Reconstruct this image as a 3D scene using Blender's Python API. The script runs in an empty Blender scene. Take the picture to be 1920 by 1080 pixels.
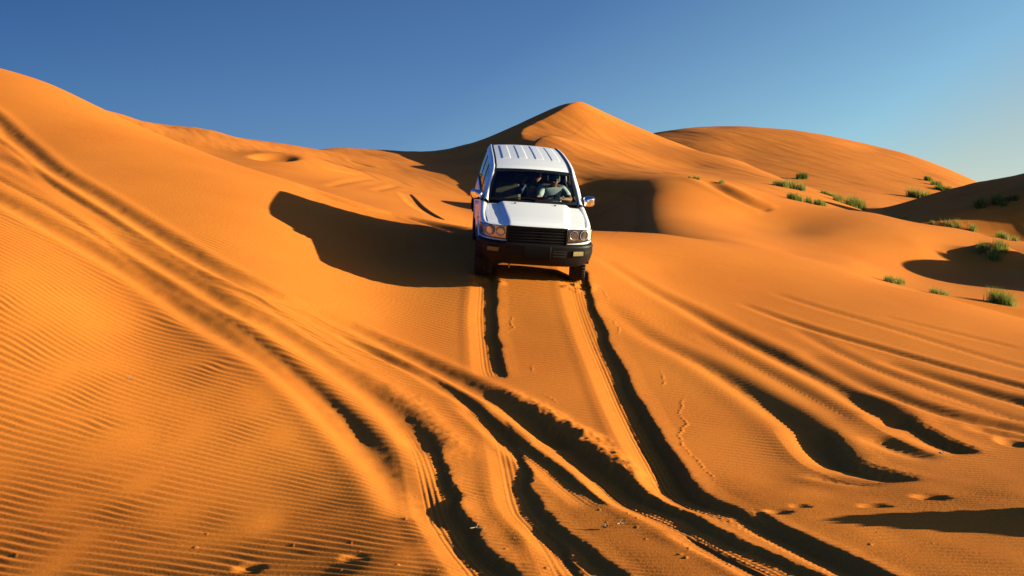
import bpy, bmesh, math, random
import numpy as np
from mathutils import Matrix, Vector

random.seed(7)
scene = bpy.context.scene
COL = scene.collection

# ------------------------------------------------------------------ camera
FPX, CX, CY = 2165.0, 960.0, 540.0          # focal length and centre in photograph pixels
cam_d = bpy.data.cameras.new("camera")
cam_d.sensor_width = 36.0
cam_d.lens = FPX / 1920.0 * 36.0
cam_d.clip_start, cam_d.clip_end = 0.1, 3000.0
cam = bpy.data.objects.new("camera", cam_d)
cam.location = (0, 0, 0)
cam.rotation_euler = (math.radians(90), 0, 0)
COL.objects.link(cam)
scene.camera = cam

# ------------------------------------------------------------------ light
SUN_EL, SUN_AZ = 12.0, 3.5                  # elevation; azimuth from +X towards the camera side (-Y)
world = bpy.data.worlds.new("World")
scene.world = world
world.use_nodes = True
wn = world.node_tree
bg = wn.nodes["Background"]
sky = wn.nodes.new("ShaderNodeTexSky")
sky.sky_type = 'NISHITA'
sky.sun_disc = False
sky.sun_elevation = math.radians(SUN_EL)
sky.sun_rotation = math.radians(90 + SUN_AZ)
sky.altitude = 300
sky.air_density = 1.0
sky.dust_density = 0.2
sky.ozone_density = 5.0
# paler, brighter air towards the sun's side and the horizon (a function of world direction)
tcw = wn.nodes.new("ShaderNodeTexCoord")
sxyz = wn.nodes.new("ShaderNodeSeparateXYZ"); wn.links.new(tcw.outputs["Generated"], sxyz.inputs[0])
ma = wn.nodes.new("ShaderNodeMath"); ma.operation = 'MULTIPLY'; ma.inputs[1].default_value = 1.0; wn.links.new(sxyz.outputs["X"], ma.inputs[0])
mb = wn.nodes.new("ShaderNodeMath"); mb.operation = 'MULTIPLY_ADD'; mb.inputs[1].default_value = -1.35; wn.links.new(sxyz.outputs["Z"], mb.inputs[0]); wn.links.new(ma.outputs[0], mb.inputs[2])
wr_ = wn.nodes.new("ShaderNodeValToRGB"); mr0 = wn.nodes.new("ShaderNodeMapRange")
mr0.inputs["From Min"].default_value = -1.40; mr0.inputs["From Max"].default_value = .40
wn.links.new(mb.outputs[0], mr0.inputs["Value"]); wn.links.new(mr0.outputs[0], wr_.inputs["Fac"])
SKY_RAMP = [(0.0, (.58, .76, 1.50)), (.22, (.53, .68, 1.25)), (.373, (.41, .52, .70)), (.628, (.98, .97, 1.10)), (.839, (2.25, 1.95, 1.54)), (.903, (2.85, 1.80, 1.20)), (1.0, (2.85, 1.80, 1.22))]  # first stops: out-of-view zenith tinted bluer to colour the shadow fill
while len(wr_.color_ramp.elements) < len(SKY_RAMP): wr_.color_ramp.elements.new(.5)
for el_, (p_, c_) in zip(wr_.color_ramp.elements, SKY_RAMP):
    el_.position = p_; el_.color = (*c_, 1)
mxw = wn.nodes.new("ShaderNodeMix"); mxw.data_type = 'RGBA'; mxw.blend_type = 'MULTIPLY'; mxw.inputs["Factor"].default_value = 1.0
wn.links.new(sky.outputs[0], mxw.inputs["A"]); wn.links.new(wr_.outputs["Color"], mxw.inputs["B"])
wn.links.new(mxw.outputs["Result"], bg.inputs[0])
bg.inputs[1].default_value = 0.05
sd = bpy.data.lights.new("sun", 'SUN')
sd.energy = 5.0
sd.angle = math.radians(0.5)
sd.color = (1.0, 0.92, 0.64)
sun = bpy.data.objects.new("sun", sd)
e_, a_ = math.radians(SUN_EL), math.radians(SUN_AZ)
sdir = Vector((math.cos(e_) * math.cos(a_), -math.cos(e_) * math.sin(a_), math.sin(e_)))
sun.rotation_euler = sdir.to_track_quat('Z', 'Y').to_euler()
sun.location = sdir * 60
COL.objects.link(sun)
scene.view_settings.view_transform = 'Standard'
scene.view_settings.look = 'None'
scene.view_settings.exposure = 1.22
scene.cycles.diffuse_bounces = 0
scene.view_settings.gamma = 1.0

# ------------------------------------------------------------------ small tools
def P(px, py, Y):
    return ((px - CX) / FPX * Y, Y, (CY - py) / FPX * Y)

def rot_pose(yaw, pit, rol):
    return Matrix.Rotation(yaw, 3, 'Z') @ Matrix.Rotation(pit, 3, 'X') @ Matrix.Rotation(rol, 3, 'Y')
CAR_LOC = Vector((0.304, 19.905, 0.191))
CAR_R = rot_pose(math.radians(3.0), math.radians(14.3), math.radians(3.5))
def car_pt(x, y, z):
    return CAR_LOC + CAR_R @ Vector((x, y, z))

def sst(a, b, x):
    t = np.clip((x - a) / (b - a), 0, 1)
    return t * t * (3 - 2 * t)

def hash2(ix, iy, seed):
    h = (ix.astype(np.int64) * 374761393 + iy.astype(np.int64) * 668265263 + seed * 974634777) & 0x7fffffff
    h = ((h ^ (h >> 13)) * 1274126177) & 0x7fffffff
    h = h ^ (h >> 16)
    return (h & 0xffff).astype(np.float32) / 32767.5 - 1.0

def noise(x, y, seed=0):
    xf, yf = np.floor(x), np.floor(y)
    fx, fy = (x - xf).astype(np.float32), (y - yf).astype(np.float32)
    ux, uy = fx * fx * fx * (fx * (6 * fx - 15) + 10), fy * fy * fy * (fy * (6 * fy - 15) + 10)
    a, b = hash2(xf, yf, seed), hash2(xf + 1, yf, seed)
    c, d = hash2(xf, yf + 1, seed), hash2(xf + 1, yf + 1, seed)
    return (a + (b - a) * ux) * (1 - uy) + (c + (d - c) * ux) * uy

def fbm(x, y, seed=0, n=3):
    s, a = 0, 1.0
    for i in range(n):
        s = s + a * noise(x * 2 ** i + 17.3 * i, y * 2 ** i + 9.1 * i, seed + i)
        a *= .5
    return s

# ------------------------------------------------------------------ dunes: smooth sheets through surveyed points
class Sheet:
    """thin plate surface through points; bearing and log distance as plan coordinates"""
    def __init__(self, pts, reg=1e-4):
        p = np.array(pts, float)
        self.u, self.v = (p[:, 0] - CX) / FPX, np.log(p[:, 2]) * .6
        q = (CY - p[:, 1]) / FPX
        n = len(p)
        K = self.k(self.u[:, None] - self.u, self.v[:, None] - self.v) + reg * np.eye(n)
        B = np.c_[np.ones(n), self.u, self.v]
        M = np.block([[K, B], [B.T, np.zeros((3, 3))]])
        self.w = np.linalg.solve(M, np.r_[q, 0, 0, 0]).astype(np.float32)
        self.u, self.v = self.u.astype(np.float32), self.v.astype(np.float32)
    @staticmethod
    def k(du, dv):
        r2 = du * du + dv * dv
        return .5 * r2 * np.log(r2 + 1e-12)
    def __call__(self, x, y):
        u, v = (x / y).astype(np.float32), (np.log(y) * .6).astype(np.float32)
        w = self.w
        q = w[-3] + w[-2] * u + w[-1] * v
        for i in range(len(self.u)):
            q = q + w[i] * self.k(u - self.u[i], v - self.v[i])
        return q * y

def seg_dist(x, y, poly, zs=None, reach=None):
    """signed distance to a polyline (positive on the left-hand normal), arc position and interpolated value"""
    best = np.full(x.shape, 1e9, np.float32)
    sgn = np.zeros(x.shape, np.float32)
    val = np.zeros(x.shape, np.float32)
    arc = np.zeros(x.shape, np.float32)
    s0 = 0.0
    for i in range(len(poly) - 1):
        ax, ay = poly[i][:2]
        bx, by = poly[i + 1][:2]
        dx, dy = bx - ax, by - ay
        L = math.hypot(dx, dy)
        if L < 1e-6: continue
        t = np.clip(((x - ax) * dx + (y - ay) * dy) / (L * L), 0, 1)
        ex, ey = x - (ax + t * dx), y - (ay + t * dy)
        d = np.sqrt(ex * ex + ey * ey)
        m = d < best
        best = np.where(m, d, best)
        sgn = np.where(m, np.sign(-dy * ex + dx * ey), sgn)
        arc = np.where(m, s0 + t * L, arc)
        if zs is not None:
            val = np.where(m, zs[i] + (zs[i + 1] - zs[i]) * t, val)
        s0 += L
    return best * sgn, arc, val

def smax(a, b, k):
    return .5 * (a + b + np.sqrt((a - b) ** 2 + k * k))
def smin(a, b, k):
    return .5 * (a + b - np.sqrt((a - b) ** 2 + k * k))

wheels_w = [car_pt(sx * .81, wy, 0.035) for wy in (0, 2.85) for sx in (-1, 1)]
def to_px(p):
    return (CX + FPX * p[0] / p[1], CY - FPX * p[2] / p[1], p[1])

A_contour = [(-420, 60, 33), (-180, 95, 32), (0, 130, 31), (90, 157, 30.5), (165, 195, 29), (300, 255, 27.5), (430, 305, 26.5), (540, 340, 25.5),
             (625, 367, 25.8), (750, 402, 26.4), (870, 434, 27.0), (1000, 437, 26.8), (1110, 436, 27), (1240, 440, 27), (1370, 461, 27),
             (1480, 484, 27), (1595, 513, 26.5), (1667, 537, 26), (1754, 556, 25), (1801, 568, 24.6), (1920, 600, 23.5), (2200, 660, 22)]
A_pts = [(-420, 1080, 7.2), (-420, 700, 10.6), (-420, 400, 15.5), (-420, 220, 23),
         (0, 1080, 7.3), (0, 880, 9.3), (0, 700, 11.2), (0, 540, 13.4), (0, 400, 17), (0, 250, 23.5),
         (240, 1080, 7.35), (250, 880, 9.65), (250, 620, 14), (250, 420, 18.2),
         (480, 1080, 7.38), (480, 900, 9.85), (480, 700, 13), (480, 540, 16.2), (480, 400, 20.4),
         (720, 1080, 7.3), (720, 920, 9.9), (720, 760, 12.9), (720, 600, 17.1), (720, 480, 20.8),
         (960, 1080, 7.4), (960, 950, 9.77), (960, 830, 12.0), (960, 700, 15), (970, 600, 17.8),
         (1240, 1080, 7.4), (1240, 950, 9.77), (1240, 850, 12.0), (1240, 720, 15.1), (1240, 600, 18.6), (1240, 510, 22.5),
         (1440, 1080, 7.4), (1440, 950, 9.77), (1440, 880, 11.7), (1440, 760, 14.4), (1440, 640, 18), (1440, 540, 22.5),
         (1680, 1080, 7.4), (1680, 950, 9.77), (1680, 890, 11.4), (1680, 780, 13.9), (1680, 660, 18),
         (1920, 1080, 7.4), (1920, 950, 9.77), (1920, 870, 12.0), (1920, 780, 14.4), (1920, 680, 18),
         (2200, 1080, 7.4), (2200, 900, 11), (2200, 760, 15)]
A_pts += [to_px(w) for w in wheels_w] + A_contour
for (px, py, Y) in A_contour:
    if px >= 860 and px < 1250:
        A_pts += [(px, py + 26, Y * 1.09), (px, py + 75, Y * 1.25)]
        continue
    A_pts += [(px, py + 20, Y * 1.2), (px, py + 95, Y * 1.6), (px, py + 230, Y * 2.4)]
A_s = Sheet(A_pts)

B_sky = [(-200, 130, 50), (0, 165, 50), (150, 195, 51), (250, 220, 52), (300, 236, 54), (370, 239, 56), (430, 256, 57), (530, 271, 62), (640, 277, 72), (720, 281, 78),
         (800, 283, 80), (870, 276, 80), (910, 262, 80), (960, 240, 79.5), (1000, 223, 79), (1050, 201, 78), (1075, 194, 78)]
B_pts = [(0, 330, 36), (200, 330, 36), (350, 320, 37), (450, 303, 43), (500, 330, 37), (560, 352, 35), (640, 330, 45), (560, 310, 46), (640, 375, 33), (720, 395, 31.5),
         (760, 365, 40), (700, 315, 54), (850, 430, 30.5), (850, 360, 46), (950, 470, 31), (1050, 480, 32), (870, 310, 64), (720, 293, 66), (765, 300, 64), (690, 292, 66), (740, 287, 73),
         (950, 290, 66), (1000, 300, 58), (950, 400, 42), (1020, 420, 40), (1060, 260, 68), (1150, 300, 62), (1150, 485, 33)] + B_sky
for (px, py, Y) in B_sky:
    B_pts += [(px + 3, py + 22, Y * 1.2), (px + 8, py + 110, Y * 1.7)]
B_pts += [(1300, 380, 80), (1600, 480, 80), (2000, 520, 80), (1300, 500, 40), (1600, 540, 40), (2000, 580, 40)]
B_s = Sheet(B_pts)

M_con = [(900, 352, 50), (950, 318, 50), (1000, 306, 49.5), (1045, 318, 47.5), (1085, 328, 45), (1150, 330, 43), (1195, 331, 42), (1239, 330, 42), (1290, 335, 42), (1346, 347, 42), (1397, 362, 42), (1477, 376, 43), (1556, 390, 43.5),
         (1647, 402, 44), (1714, 422, 44), (1793, 430, 44), (1857, 446, 44), (1920, 457, 44), (2200, 500, 44)]
M_pts = [(1215, 360, 38.5), (1200, 425, 31), (1250, 385, 36), (1280, 420, 32), (1330, 442, 29.8), (1180, 440, 29.5), (1400, 460, 29.3), (1330, 395, 37.5), (1400, 405, 39), (1480, 430, 38), (1400, 440, 33), (1480, 475, 30.8), (1560, 437, 36.8), (1640, 448, 36.5), (1720, 460, 36.8),
         (1600, 495, 31.2), (1660, 528, 30), (1700, 500, 34), (1760, 540, 30.5), (1800, 500, 36), (1850, 570, 28), (1900, 540, 32), (1900, 500, 36),
         (2200, 560, 33), (2100, 620, 26), (1920, 590, 27), (1100, 350, 40), (1100, 420, 31), (1000, 430, 31)] + M_con
for (px, py, Y) in M_con:
    if px > 1600: M_pts += [(px, py + 13, Y * 1.045)]
    M_pts += [(px, py + 25, Y * 1.25), (px, py + 120, Y * 1.7), (px, py + 200, Y * 2.4)]
M_s = Sheet(M_pts)
M_cr = [P(880, 365, 50), P(920, 335, 50.5), P(960, 314, 50), P(1000, 306, 49.5), P(1045, 318, 47.3), P(1110, 329, 44), P(1165, 331, 42.5), P(1192, 338, 40.5), P(1194, 362, 37), P(1190, 400, 33.5), P(1188, 428, 30.5), P(1175, 455, 28.5)]

P1_con = [(1075, 193, 75.5), (1100, 197, 76), (1160, 226, 77), (1231, 254, 77), (1318, 287, 72), (1397, 305, 66), (1437, 323, 61), (1469, 339, 57), (1510, 352, 54), (1560, 372, 52)]
P1_pts = [(1040, 212, 72), (1000, 230, 69), (978, 243, 66.5), (975, 252, 64.5), (985, 263, 62.5), (1050, 232, 69), (1100, 258, 66), (1060, 262, 62), (1150, 270, 66), (1200, 298, 60), (1300, 313, 60), (1250, 326, 52),
          (1350, 338, 52), (1400, 352, 48), (1460, 368, 47), (1150, 310, 56), (1100, 290, 57), (1300, 345, 47), (1000, 275, 58), (1030, 290, 55), (1150, 420, 40), (1400, 430, 40), (1000, 420, 40)] + P1_con
for (px, py, Y) in P1_con:
    P1_pts += [(px, py + 25, Y * 1.2), (px, py + 140, Y * 1.7)]
P1_s = Sheet(P1_pts)
P1_cr = [P(1110, 196, 82), P(1076, 193.5, 75.5), P(1040, 212, 72), P(1003, 228, 69), P(979, 242, 66.5), P(974, 252, 64.5), P(984, 262, 62), P(1010, 275, 58), P(1040, 300, 52)]

P2_con = [(1012, 259, 58), (1033, 257, 58.5), (1047, 260, 58.5), (1073, 271, 58), (1107, 283, 57), (1140, 295, 56), (1190, 312, 54), (1240, 327, 51), (1290, 345, 48)]
P2_pts = [(1000, 272, 55.5), (1004, 290, 52), (1040, 275, 55), (1080, 300, 52), (1100, 322, 48), (1150, 326, 48), (1060, 325, 47), (1010, 320, 47), (1200, 340, 46), (1000, 420, 38), (1200, 440, 38)] + P2_con
for (px, py, Y) in P2_con:
    P2_pts += [(px, py + 18, Y * 1.12), (px, py + 80, Y * 1.4)]
P2_s = Sheet(P2_pts)
P2_cr = [P(1060, 262, 63), P(1034, 257, 59), P(1012, 260, 57.8), P(999, 271, 55.5), P(1000, 285, 53), P(1008, 312, 48.5)]

D_con = [(1100, 290, 120), (1170, 264, 119), (1231, 250, 118), (1290, 240, 116), (1340, 241, 116), (1390, 238, 116), (1480, 245, 114), (1560, 258, 110), (1640, 282, 107), (1690, 285, 110), (1730, 300, 105),
         (1830, 343, 98), (1920, 390, 95), (2100, 440, 95)]
D_pts = [(1300, 275, 100), (1400, 282, 98), (1500, 295, 94), (1600, 308, 92), (1700, 328, 90), (1780, 345, 88), (1450, 340, 78), (1560, 350, 76), (1650, 380, 66), (1700, 385, 68), (1750, 362, 80), (1560, 385, 60), (1480, 362, 64),
         (1600, 410, 52), (1750, 430, 52), (1300, 350, 70), (1500, 400, 50), (1100, 350, 90)] + D_con
for (px, py, Y) in D_con:
    D_pts += [(px, py + 25, Y * 1.3), (px, py + 110, Y * 2)]
D_s = Sheet(D_pts)

E_con = [(1640, 398, 52), (1700, 381, 52), (1760, 361, 53), (1840, 341, 53.5), (1920, 324, 54), (2050, 286, 53), (2230, 252, 50), (2200, 240, 53), (2400, 200, 54), (2700, 190, 56)]
E_pts = [(1700, 405, 49), (1653, 412, 50), (1783, 379, 50), (1912, 342, 50), (1674, 424, 47), (1800, 398, 47), (1920, 368, 47), (1900, 440, 45), (1750, 440, 45), (1600, 425, 49), (1560, 420, 55), (2250, 300, 47.5), (2200, 420, 45), (2600, 400, 48), (2000, 480, 43), (1500, 480, 55)] + E_con
for (px, py, Y) in E_con:
    E_pts += [(px, py + 34, Y * 1.1), (px, py + 120, Y * 1.35), (px, py + 260, Y * 2)]
E_s = Sheet(E_pts)

def slip(x, y, cr, tan):
    """surface falling away on the left of a crest line"""
    s, _, z = seg_dist(x, y, cr, [c[2] for c in cr])
    left = -s            # crest polylines run towards the camera: left side is negative
    return np.where(left > 0, z - tan * left, z + 1.5 * (-left) + .0)

def ground(x, y):
    """height of the sand without tracks and ripples"""
    x, y = np.asarray(x, np.float32), np.asarray(y, np.float32)
    yy = np.maximum(y, 4.0)
    z = A_s(x * (yy / np.maximum(y, 1e-3)) if False else x, yy)
    z = np.where(y < 6.5, z * sst(4.0, 6.5, y) + -1.85 * (1 - sst(4.0, 6.5, y)), z)
    z = z + .75 * np.exp(-((x - 5.9) / .8) ** 2 - ((y - 9.0) / .7) ** 2)  # low mound out of view on the right, added for its shadow
    far = y > 24
    if far.any():
        xf, yf, zf = x[far], y[far], z[far]
        zf = zf - np.maximum(0, yf - 38) * .5
        pen = np.maximum(0, 29.5 - yf) * .8
        b = B_s(xf, yf) - pen
        zf = smax(zf, b, .25)
        m = smin(M_s(xf, yf), slip(xf, yf, M_cr, .66), 1.3) - np.maximum(0, 28 - yf) * .8
        zf = smax(zf, m, .22)
        p1 = smin(P1_s(xf, yf), slip(xf, yf, P1_cr, .62), .12) - np.maximum(0, 46 - yf) * .6
        zf = smax(zf, p1, .3)
        p2 = smin(P2_s(xf, yf), slip(xf, yf, P2_cr, .62), .12) - np.maximum(0, 45 - yf) * .6
        zf = smax(zf, p2, .3)
        d = D_s(xf, yf) - np.maximum(0, 60 - yf) * .4
        zf = smax(zf, d, .4)
        e = E_s(xf, yf) - np.maximum(0, 46 - yf) * .5
        zf = smax(zf, e, .3)
        # a dune beyond the right edge that shades the hollow, and a hummock in the far basin
        zf = zf + 3.1 * np.exp(-((xf - 21.0) / 2.6) ** 2 - ((yf - 33.4) / 4.4) ** 2) + .55 * np.exp(-((xf - 15.4) / .9) ** 2 - ((yf - 37.0) / .9) ** 2)
        zf = zf + 2.2 * np.exp(-((xf - 25.2) / 2.4) ** 2 - ((yf - 46.8) / 1.6) ** 2)  # unseen rise off the right edge, added to shade the ground behind the crest
        zf = zf + 1.25 * np.exp(-((xf - .5) / 1.2) ** 2 - ((yf - 40.5) / 2.6) ** 2)  # mound hidden behind the car, added so its shadow crosses the basin
        bx, by, _ = P(560, 312, 45)
        zf = zf + .45 * np.exp(-((xf - bx) / 2.2) ** 2 - ((yf - by) / 4.0) ** 2)
        zf = np.maximum(zf, -8.0)
        z = z.copy()
        z[far] = zf
    return z

def ground1(x, y):
    return float(ground(np.array([x]), np.array([y]))[0])

def unproject(px, py, y0=6.0, y1=150.0):
    """first point where the line of sight through a photograph pixel meets the sand"""
    ys = np.geomspace(y0, y1, 500)
    u, q = (px - CX) / FPX, (CY - py) / FPX
    d = ground(u * ys, ys) - q * ys
    i = int(np.argmax(d > 0))
    if i == 0: return (u * y0, y0)
    t = d[i - 1] / (d[i - 1] - d[i])
    Y = ys[i - 1] + (ys[i] - ys[i - 1]) * t
    return (u * Y, Y)
# ------------------------------------------------------------------ materials
def new_mat(name):
    m = bpy.data.materials.new(name)
    m.use_nodes = True
    return m, m.node_tree.nodes, m.node_tree.links
def sand_material():
    m, n, l = new_mat("sand")
    b = n["Principled BSDF"]
    b.inputs["Roughness"].default_value = 0.95
    b.inputs["Specular IOR Level"].default_value = 0.08
    geo = n.new("ShaderNodeNewGeometry")
    n1 = n.new("ShaderNodeTexNoise"); n1.inputs["Scale"].default_value = .35; n1.inputs["Detail"].default_value = 4
    n2 = n.new("ShaderNodeTexNoise"); n2.inputs["Scale"].default_value = 60; n2.inputs["Detail"].default_value = 3
    l.new(geo.outputs["Position"], n1.inputs["Vector"]); l.new(geo.outputs["Position"], n2.inputs["Vector"])
    r = n.new("ShaderNodeValToRGB")
    r.color_ramp.elements[0].position, r.color_ramp.elements[1].position = .3, .7
    r.color_ramp.elements[0].color = (.55, .156, .019, 1)
    r.color_ramp.elements[1].color = (.61, .190, .024, 1)
    l.new(n1.outputs["Fac"], r.inputs["Fac"])
    mx = n.new("ShaderNodeMix"); mx.data_type = 'RGBA'; mx.blend_type = 'MULTIPLY'
    r2 = n.new("ShaderNodeValToRGB")
    r2.color_ramp.elements[0].position, r2.color_ramp.elements[1].position = .3, .7
    r2.color_ramp.elements[0].color = (.80, .78, .74, 1); r2.color_ramp.elements[1].color = (1.08, 1.08, 1.1, 1)
    l.new(n2.outputs["Fac"], r2.inputs["Fac"])
    mx.inputs["Factor"].default_value = .8
    l.new(r.outputs["Color"], mx.inputs["A"]); l.new(r2.outputs["Color"], mx.inputs["B"])
    l.new(mx.outputs["Result"], b.inputs["Base Color"])
    bp = n.new("ShaderNodeBump"); bp.inputs["Strength"].default_value = .35; bp.inputs["Distance"].default_value = .006
    l.new(n2.outputs["Fac"], bp.inputs["Height"]); l.new(bp.outputs["Normal"], b.inputs["Normal"])
    return m
SAND = sand_material()

# ------------------------------------------------------------------ the sand sheet
QUICK = False
stepc = 4.0 if QUICK else 1.6
cols = np.r_[-1000 - np.geomspace(4000, 20, 14), np.linspace(-1000, -40, 60)[:-1], np.arange(-40, 1960, stepc), np.linspace(1960, 2900, 60), 2900 + np.geomspace(20, 4000, 14)]
rr = .004 if QUICK else .0015
back = np.r_[-200, -80, -30, -10, -3, 0, 2.0, 3.3]
rows = np.r_[back, np.exp(np.arange(math.log(4.4), math.log(46), rr)), np.exp(np.arange(math.log(46), math.log(130), rr * 2)), np.geomspace(131, 900, 50)]
SX = ((cols - CX) / FPX).astype(np.float32)
GY = rows.astype(np.float32)
G = np.where(GY < 4.4, 4.4 + (4.4 - GY) * 1.5, GY)
X = (SX[None, :] * G[:, None]).astype(np.float32)
Yg = np.repeat(GY[:, None], len(cols), 1).astype(np.float32)
Z = ground(X, Yg).astype(np.float32)

calm = np.ones(X.shape, np.float32)          # 1 where wind ripples survive
H = np.zeros(X.shape, np.float32)            # tracks
i0 = len(back)

def resample(poly, step):
    out = []
    p = [np.array(q, float) for q in poly]
    # Catmull-Rom through the points
    for i in range(len(p) - 1):
        a, b = p[i], p[i + 1]
        z0 = p[i - 1] if i else 2 * a - b
        z3 = p[i + 2] if i + 2 < len(p) else 2 * b - a
        k = max(2, int(np.linalg.norm((b - a)[:2]) / step))
        for t in np.arange(k) / k:
            out.append(.5 * ((2 * a) + (b - z0) * t + (2 * z0 - 5 * a + 4 * b - z3) * t ** 2 + (3 * a - z0 - 3 * b + z3) * t ** 3))
    out.append(p[-1])
    return np.array(out)

def track(pix, profile, width, depth, reach, step=.25, ripple_kill=1.5, wob=.0, seed=1, op='add'):
    """pix: (px, py[, depth factor]) down the picture; the profile gets (s, d, w) with s positive to the right"""
    pts = []
    for q in pix:
        x, y = unproject(q[0], q[1])
        pts.append((x, y, q[2] if len(q) > 2 else 1.0, q[3] if len(q) > 3 else 1.0))
    pl = resample(pts, step)
    xs, ys = pl[:, 0], pl[:, 1]
    r0 = np.searchsorted(GY, ys.min() - reach); r1 = np.searchsorted(GY, ys.max() + reach)
    r0 = max(r0, i0)
    if r1 <= r0: return
    g = G[r0:r1]
    lo = min(((xs.min() - reach) / g.max(), (xs.min() - reach) / g.min())); hi = max(((xs.max() + reach) / g.max(), (xs.max() + reach) / g.min()))
    c0, c1 = np.searchsorted(SX, lo), np.searchsorted(SX, hi)
    best = np.full((r1 - r0, c1 - c0), 1e9, np.float32)
    S = np.zeros_like(best); D = np.zeros_like(best); W = np.zeros_like(best); ARC = np.zeros_like(best)
    s0 = 0
    for i in range(len(pl) - 1):
        ax, ay, ad, aw = pl[i]; bx, by, bd, bw = pl[i + 1]
        dx, dy = bx - ax, by - ay
        L = math.hypot(dx, dy)
        if L < 1e-6: continue
        ra = np.searchsorted(GY, min(ay, by) - reach); rb = np.searchsorted(GY, max(ay, by) + reach)
        ra, rb = max(ra, r0), min(rb, r1)
        if rb <= ra: s0 += L; continue
        gg0, gg1 = G[ra], G[rb - 1]
        l0, h0 = min(ax, bx) - reach, max(ax, bx) + reach
        ca = max(c0, np.searchsorted(SX, min(l0 / gg0, l0 / gg1))); cb = min(c1, np.searchsorted(SX, max(h0 / gg0, h0 / gg1)))
        if cb <= ca: s0 += L; continue
        xx, yy = X[ra:rb, ca:cb], Yg[ra:rb, ca:cb]
        t = ((xx - ax) * dx + (yy - ay) * dy) / (L * L)
        tc = np.clip(t, 0, 1)
        ex, ey = xx - (ax + tc * dx), yy - (ay + tc * dy)
        d = np.sqrt(ex * ex + ey * ey)
        sl = np.s_[ra - r0:rb - r0, ca - c0:cb - c0]
        m = d < best[sl]
        best[sl] = np.where(m, d, best[sl])
        S[sl] = np.where(m, d * np.sign(-dy * ex + dx * ey), S[sl])
        D[sl] = np.where(m, ad + (bd - ad) * tc, D[sl])
        W[sl] = np.where(m, aw + (bw - aw) * tc, W[sl])
        ARC[sl] = np.where(m, s0 + tc * L, ARC[sl])
        s0 += L
    ok = best < reach
    sl = np.s_[r0:r1, c0:c1]
    # fade at both ends, over a distance rather than as a cut
    endf = sst(0, .35, ARC) * sst(0, .35, s0 - ARC)
    xx, yy = X[sl], Yg[sl]
    if wob:
        S = S + (wob * fbm(xx * 2.0, yy * 2.0, seed, 2) + wob * .45 * noise(xx * 20, yy * 20, seed + 9)) * sst(-.06, .12, S)
    h = profile(S, depth * D, width * W, ARC, xx, yy) * endf
    edge = sst(reach, reach * .6, best)
    H[sl] += np.where(ok, h * edge, 0)
    kk = np.clip(D, 0, 1) * np.exp(-np.clip(best / (width * W * ripple_kill), 0, 9) ** 4) * endf
    calm[sl] *= np.where(ok, 1 - kk, 1)

RUT_Q = np.linspace(-4, 3, 281)
RUT_F = np.interp(RUT_Q, [-4, -2.9, -2.3, -1.9, -.7, .5, .80, 1.0, 1.25, 2.0, 3], [0, 0, .08, .05, -.84, -1.0, .02, .12, .10, 0, 0])
RUT_F = np.convolve(np.pad(RUT_F, 5, 'edge'), np.ones(11) / 11, 'valid')
def prof_rut(s, d, w, arc, x, y):
    """tyre rut: steep right wall, flat floor with tread lines, left bank laid back, low rims"""
    q = s / w
    f = np.interp(q, RUT_Q, RUT_F).astype(np.float32)
    tread = .0045 * np.sin(s * 2 * np.pi / .05) * (np.abs(q + .2) < .85) + .006 * np.sin(arc * 2 * np.pi / .07) * (np.abs(q) < .5)
    return f * d + tread * np.clip(d / .1, 0, 1)

def prof_soft(s, d, w, arc, x, y):
    q = s / w
    return d * (-np.exp(-q * q) + .38 * np.exp(-((q - 1.9) / 1.0) ** 2) + .22 * np.exp(-((q + 1.9) / 1.1) ** 2))

def prof_plough(s, d, w, arc, x, y):
    """old wide wheel furrow thrown up on both sides, with loose crumbly sand"""
    q = s / w
    n = fbm(x * 6, y * 6, 41, 3)
    return d * (-np.exp(-np.abs(q) ** 2.2) + .42 * np.exp(-((q - 1.7) / .8) ** 2) + .40 * np.exp(-((q + 1.7) / .8) ** 2)) + .0005 * n * np.exp(-(q / 2.4) ** 4) * np.clip(d / .1, 0, 1)

def prof_blowout(s, d, w, arc, x, y):
    """end of a groove with a hard, steep right lip"""
    q = s / w
    f = np.interp(q, [-99, -2.2, -1.6, -.2, .5, .95, 1.3, 2.2, 99], [0, 0, .05, -.75, -1, -.05, .14, 0, 0]).astype(np.float32)
    return f * d

# the two wheel tracks below the car
track([(1084, 500, .8), (1086, 524, .75), (1096, 567, .7), (1114, 615, .75), (1148, 690, .95), (1180, 757, 1.15), (1206, 805, 1.3), (1243, 865, 1.4), (1272, 910, 1.4), (1310, 938, 1.0), (1372, 962, .6), (1450, 995, .5), (1560, 1050, .5), (1625, 1085, .5), (1700, 1130, .5)],
      prof_rut, .19, .074, .70, wob=.02, seed=3)
track([(912, 500, .8), (916, 528), (914, 591), (918, 635), (926, 690, .8), (936, 712, .2)], prof_rut, .16, .062, .65, wob=.02, seed=5)
track([(935, 780, .05), (952, 825, .4), (964, 865, .9), (976, 915), (990, 955), (1020, 985, .9), (1060, 1015, .8), (1105, 1050, .9), (1150, 1085, .9), (1200, 1130)], prof_rut, .14, .050, .55, wob=.03, seed=6)
track([(1000, 975, .3), (1025, 1005, .7), (1046, 1040, .8), (1070, 1080, .8), (1100, 1120)], prof_rut, .10, .036, .45, wob=.03, seed=7)
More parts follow.
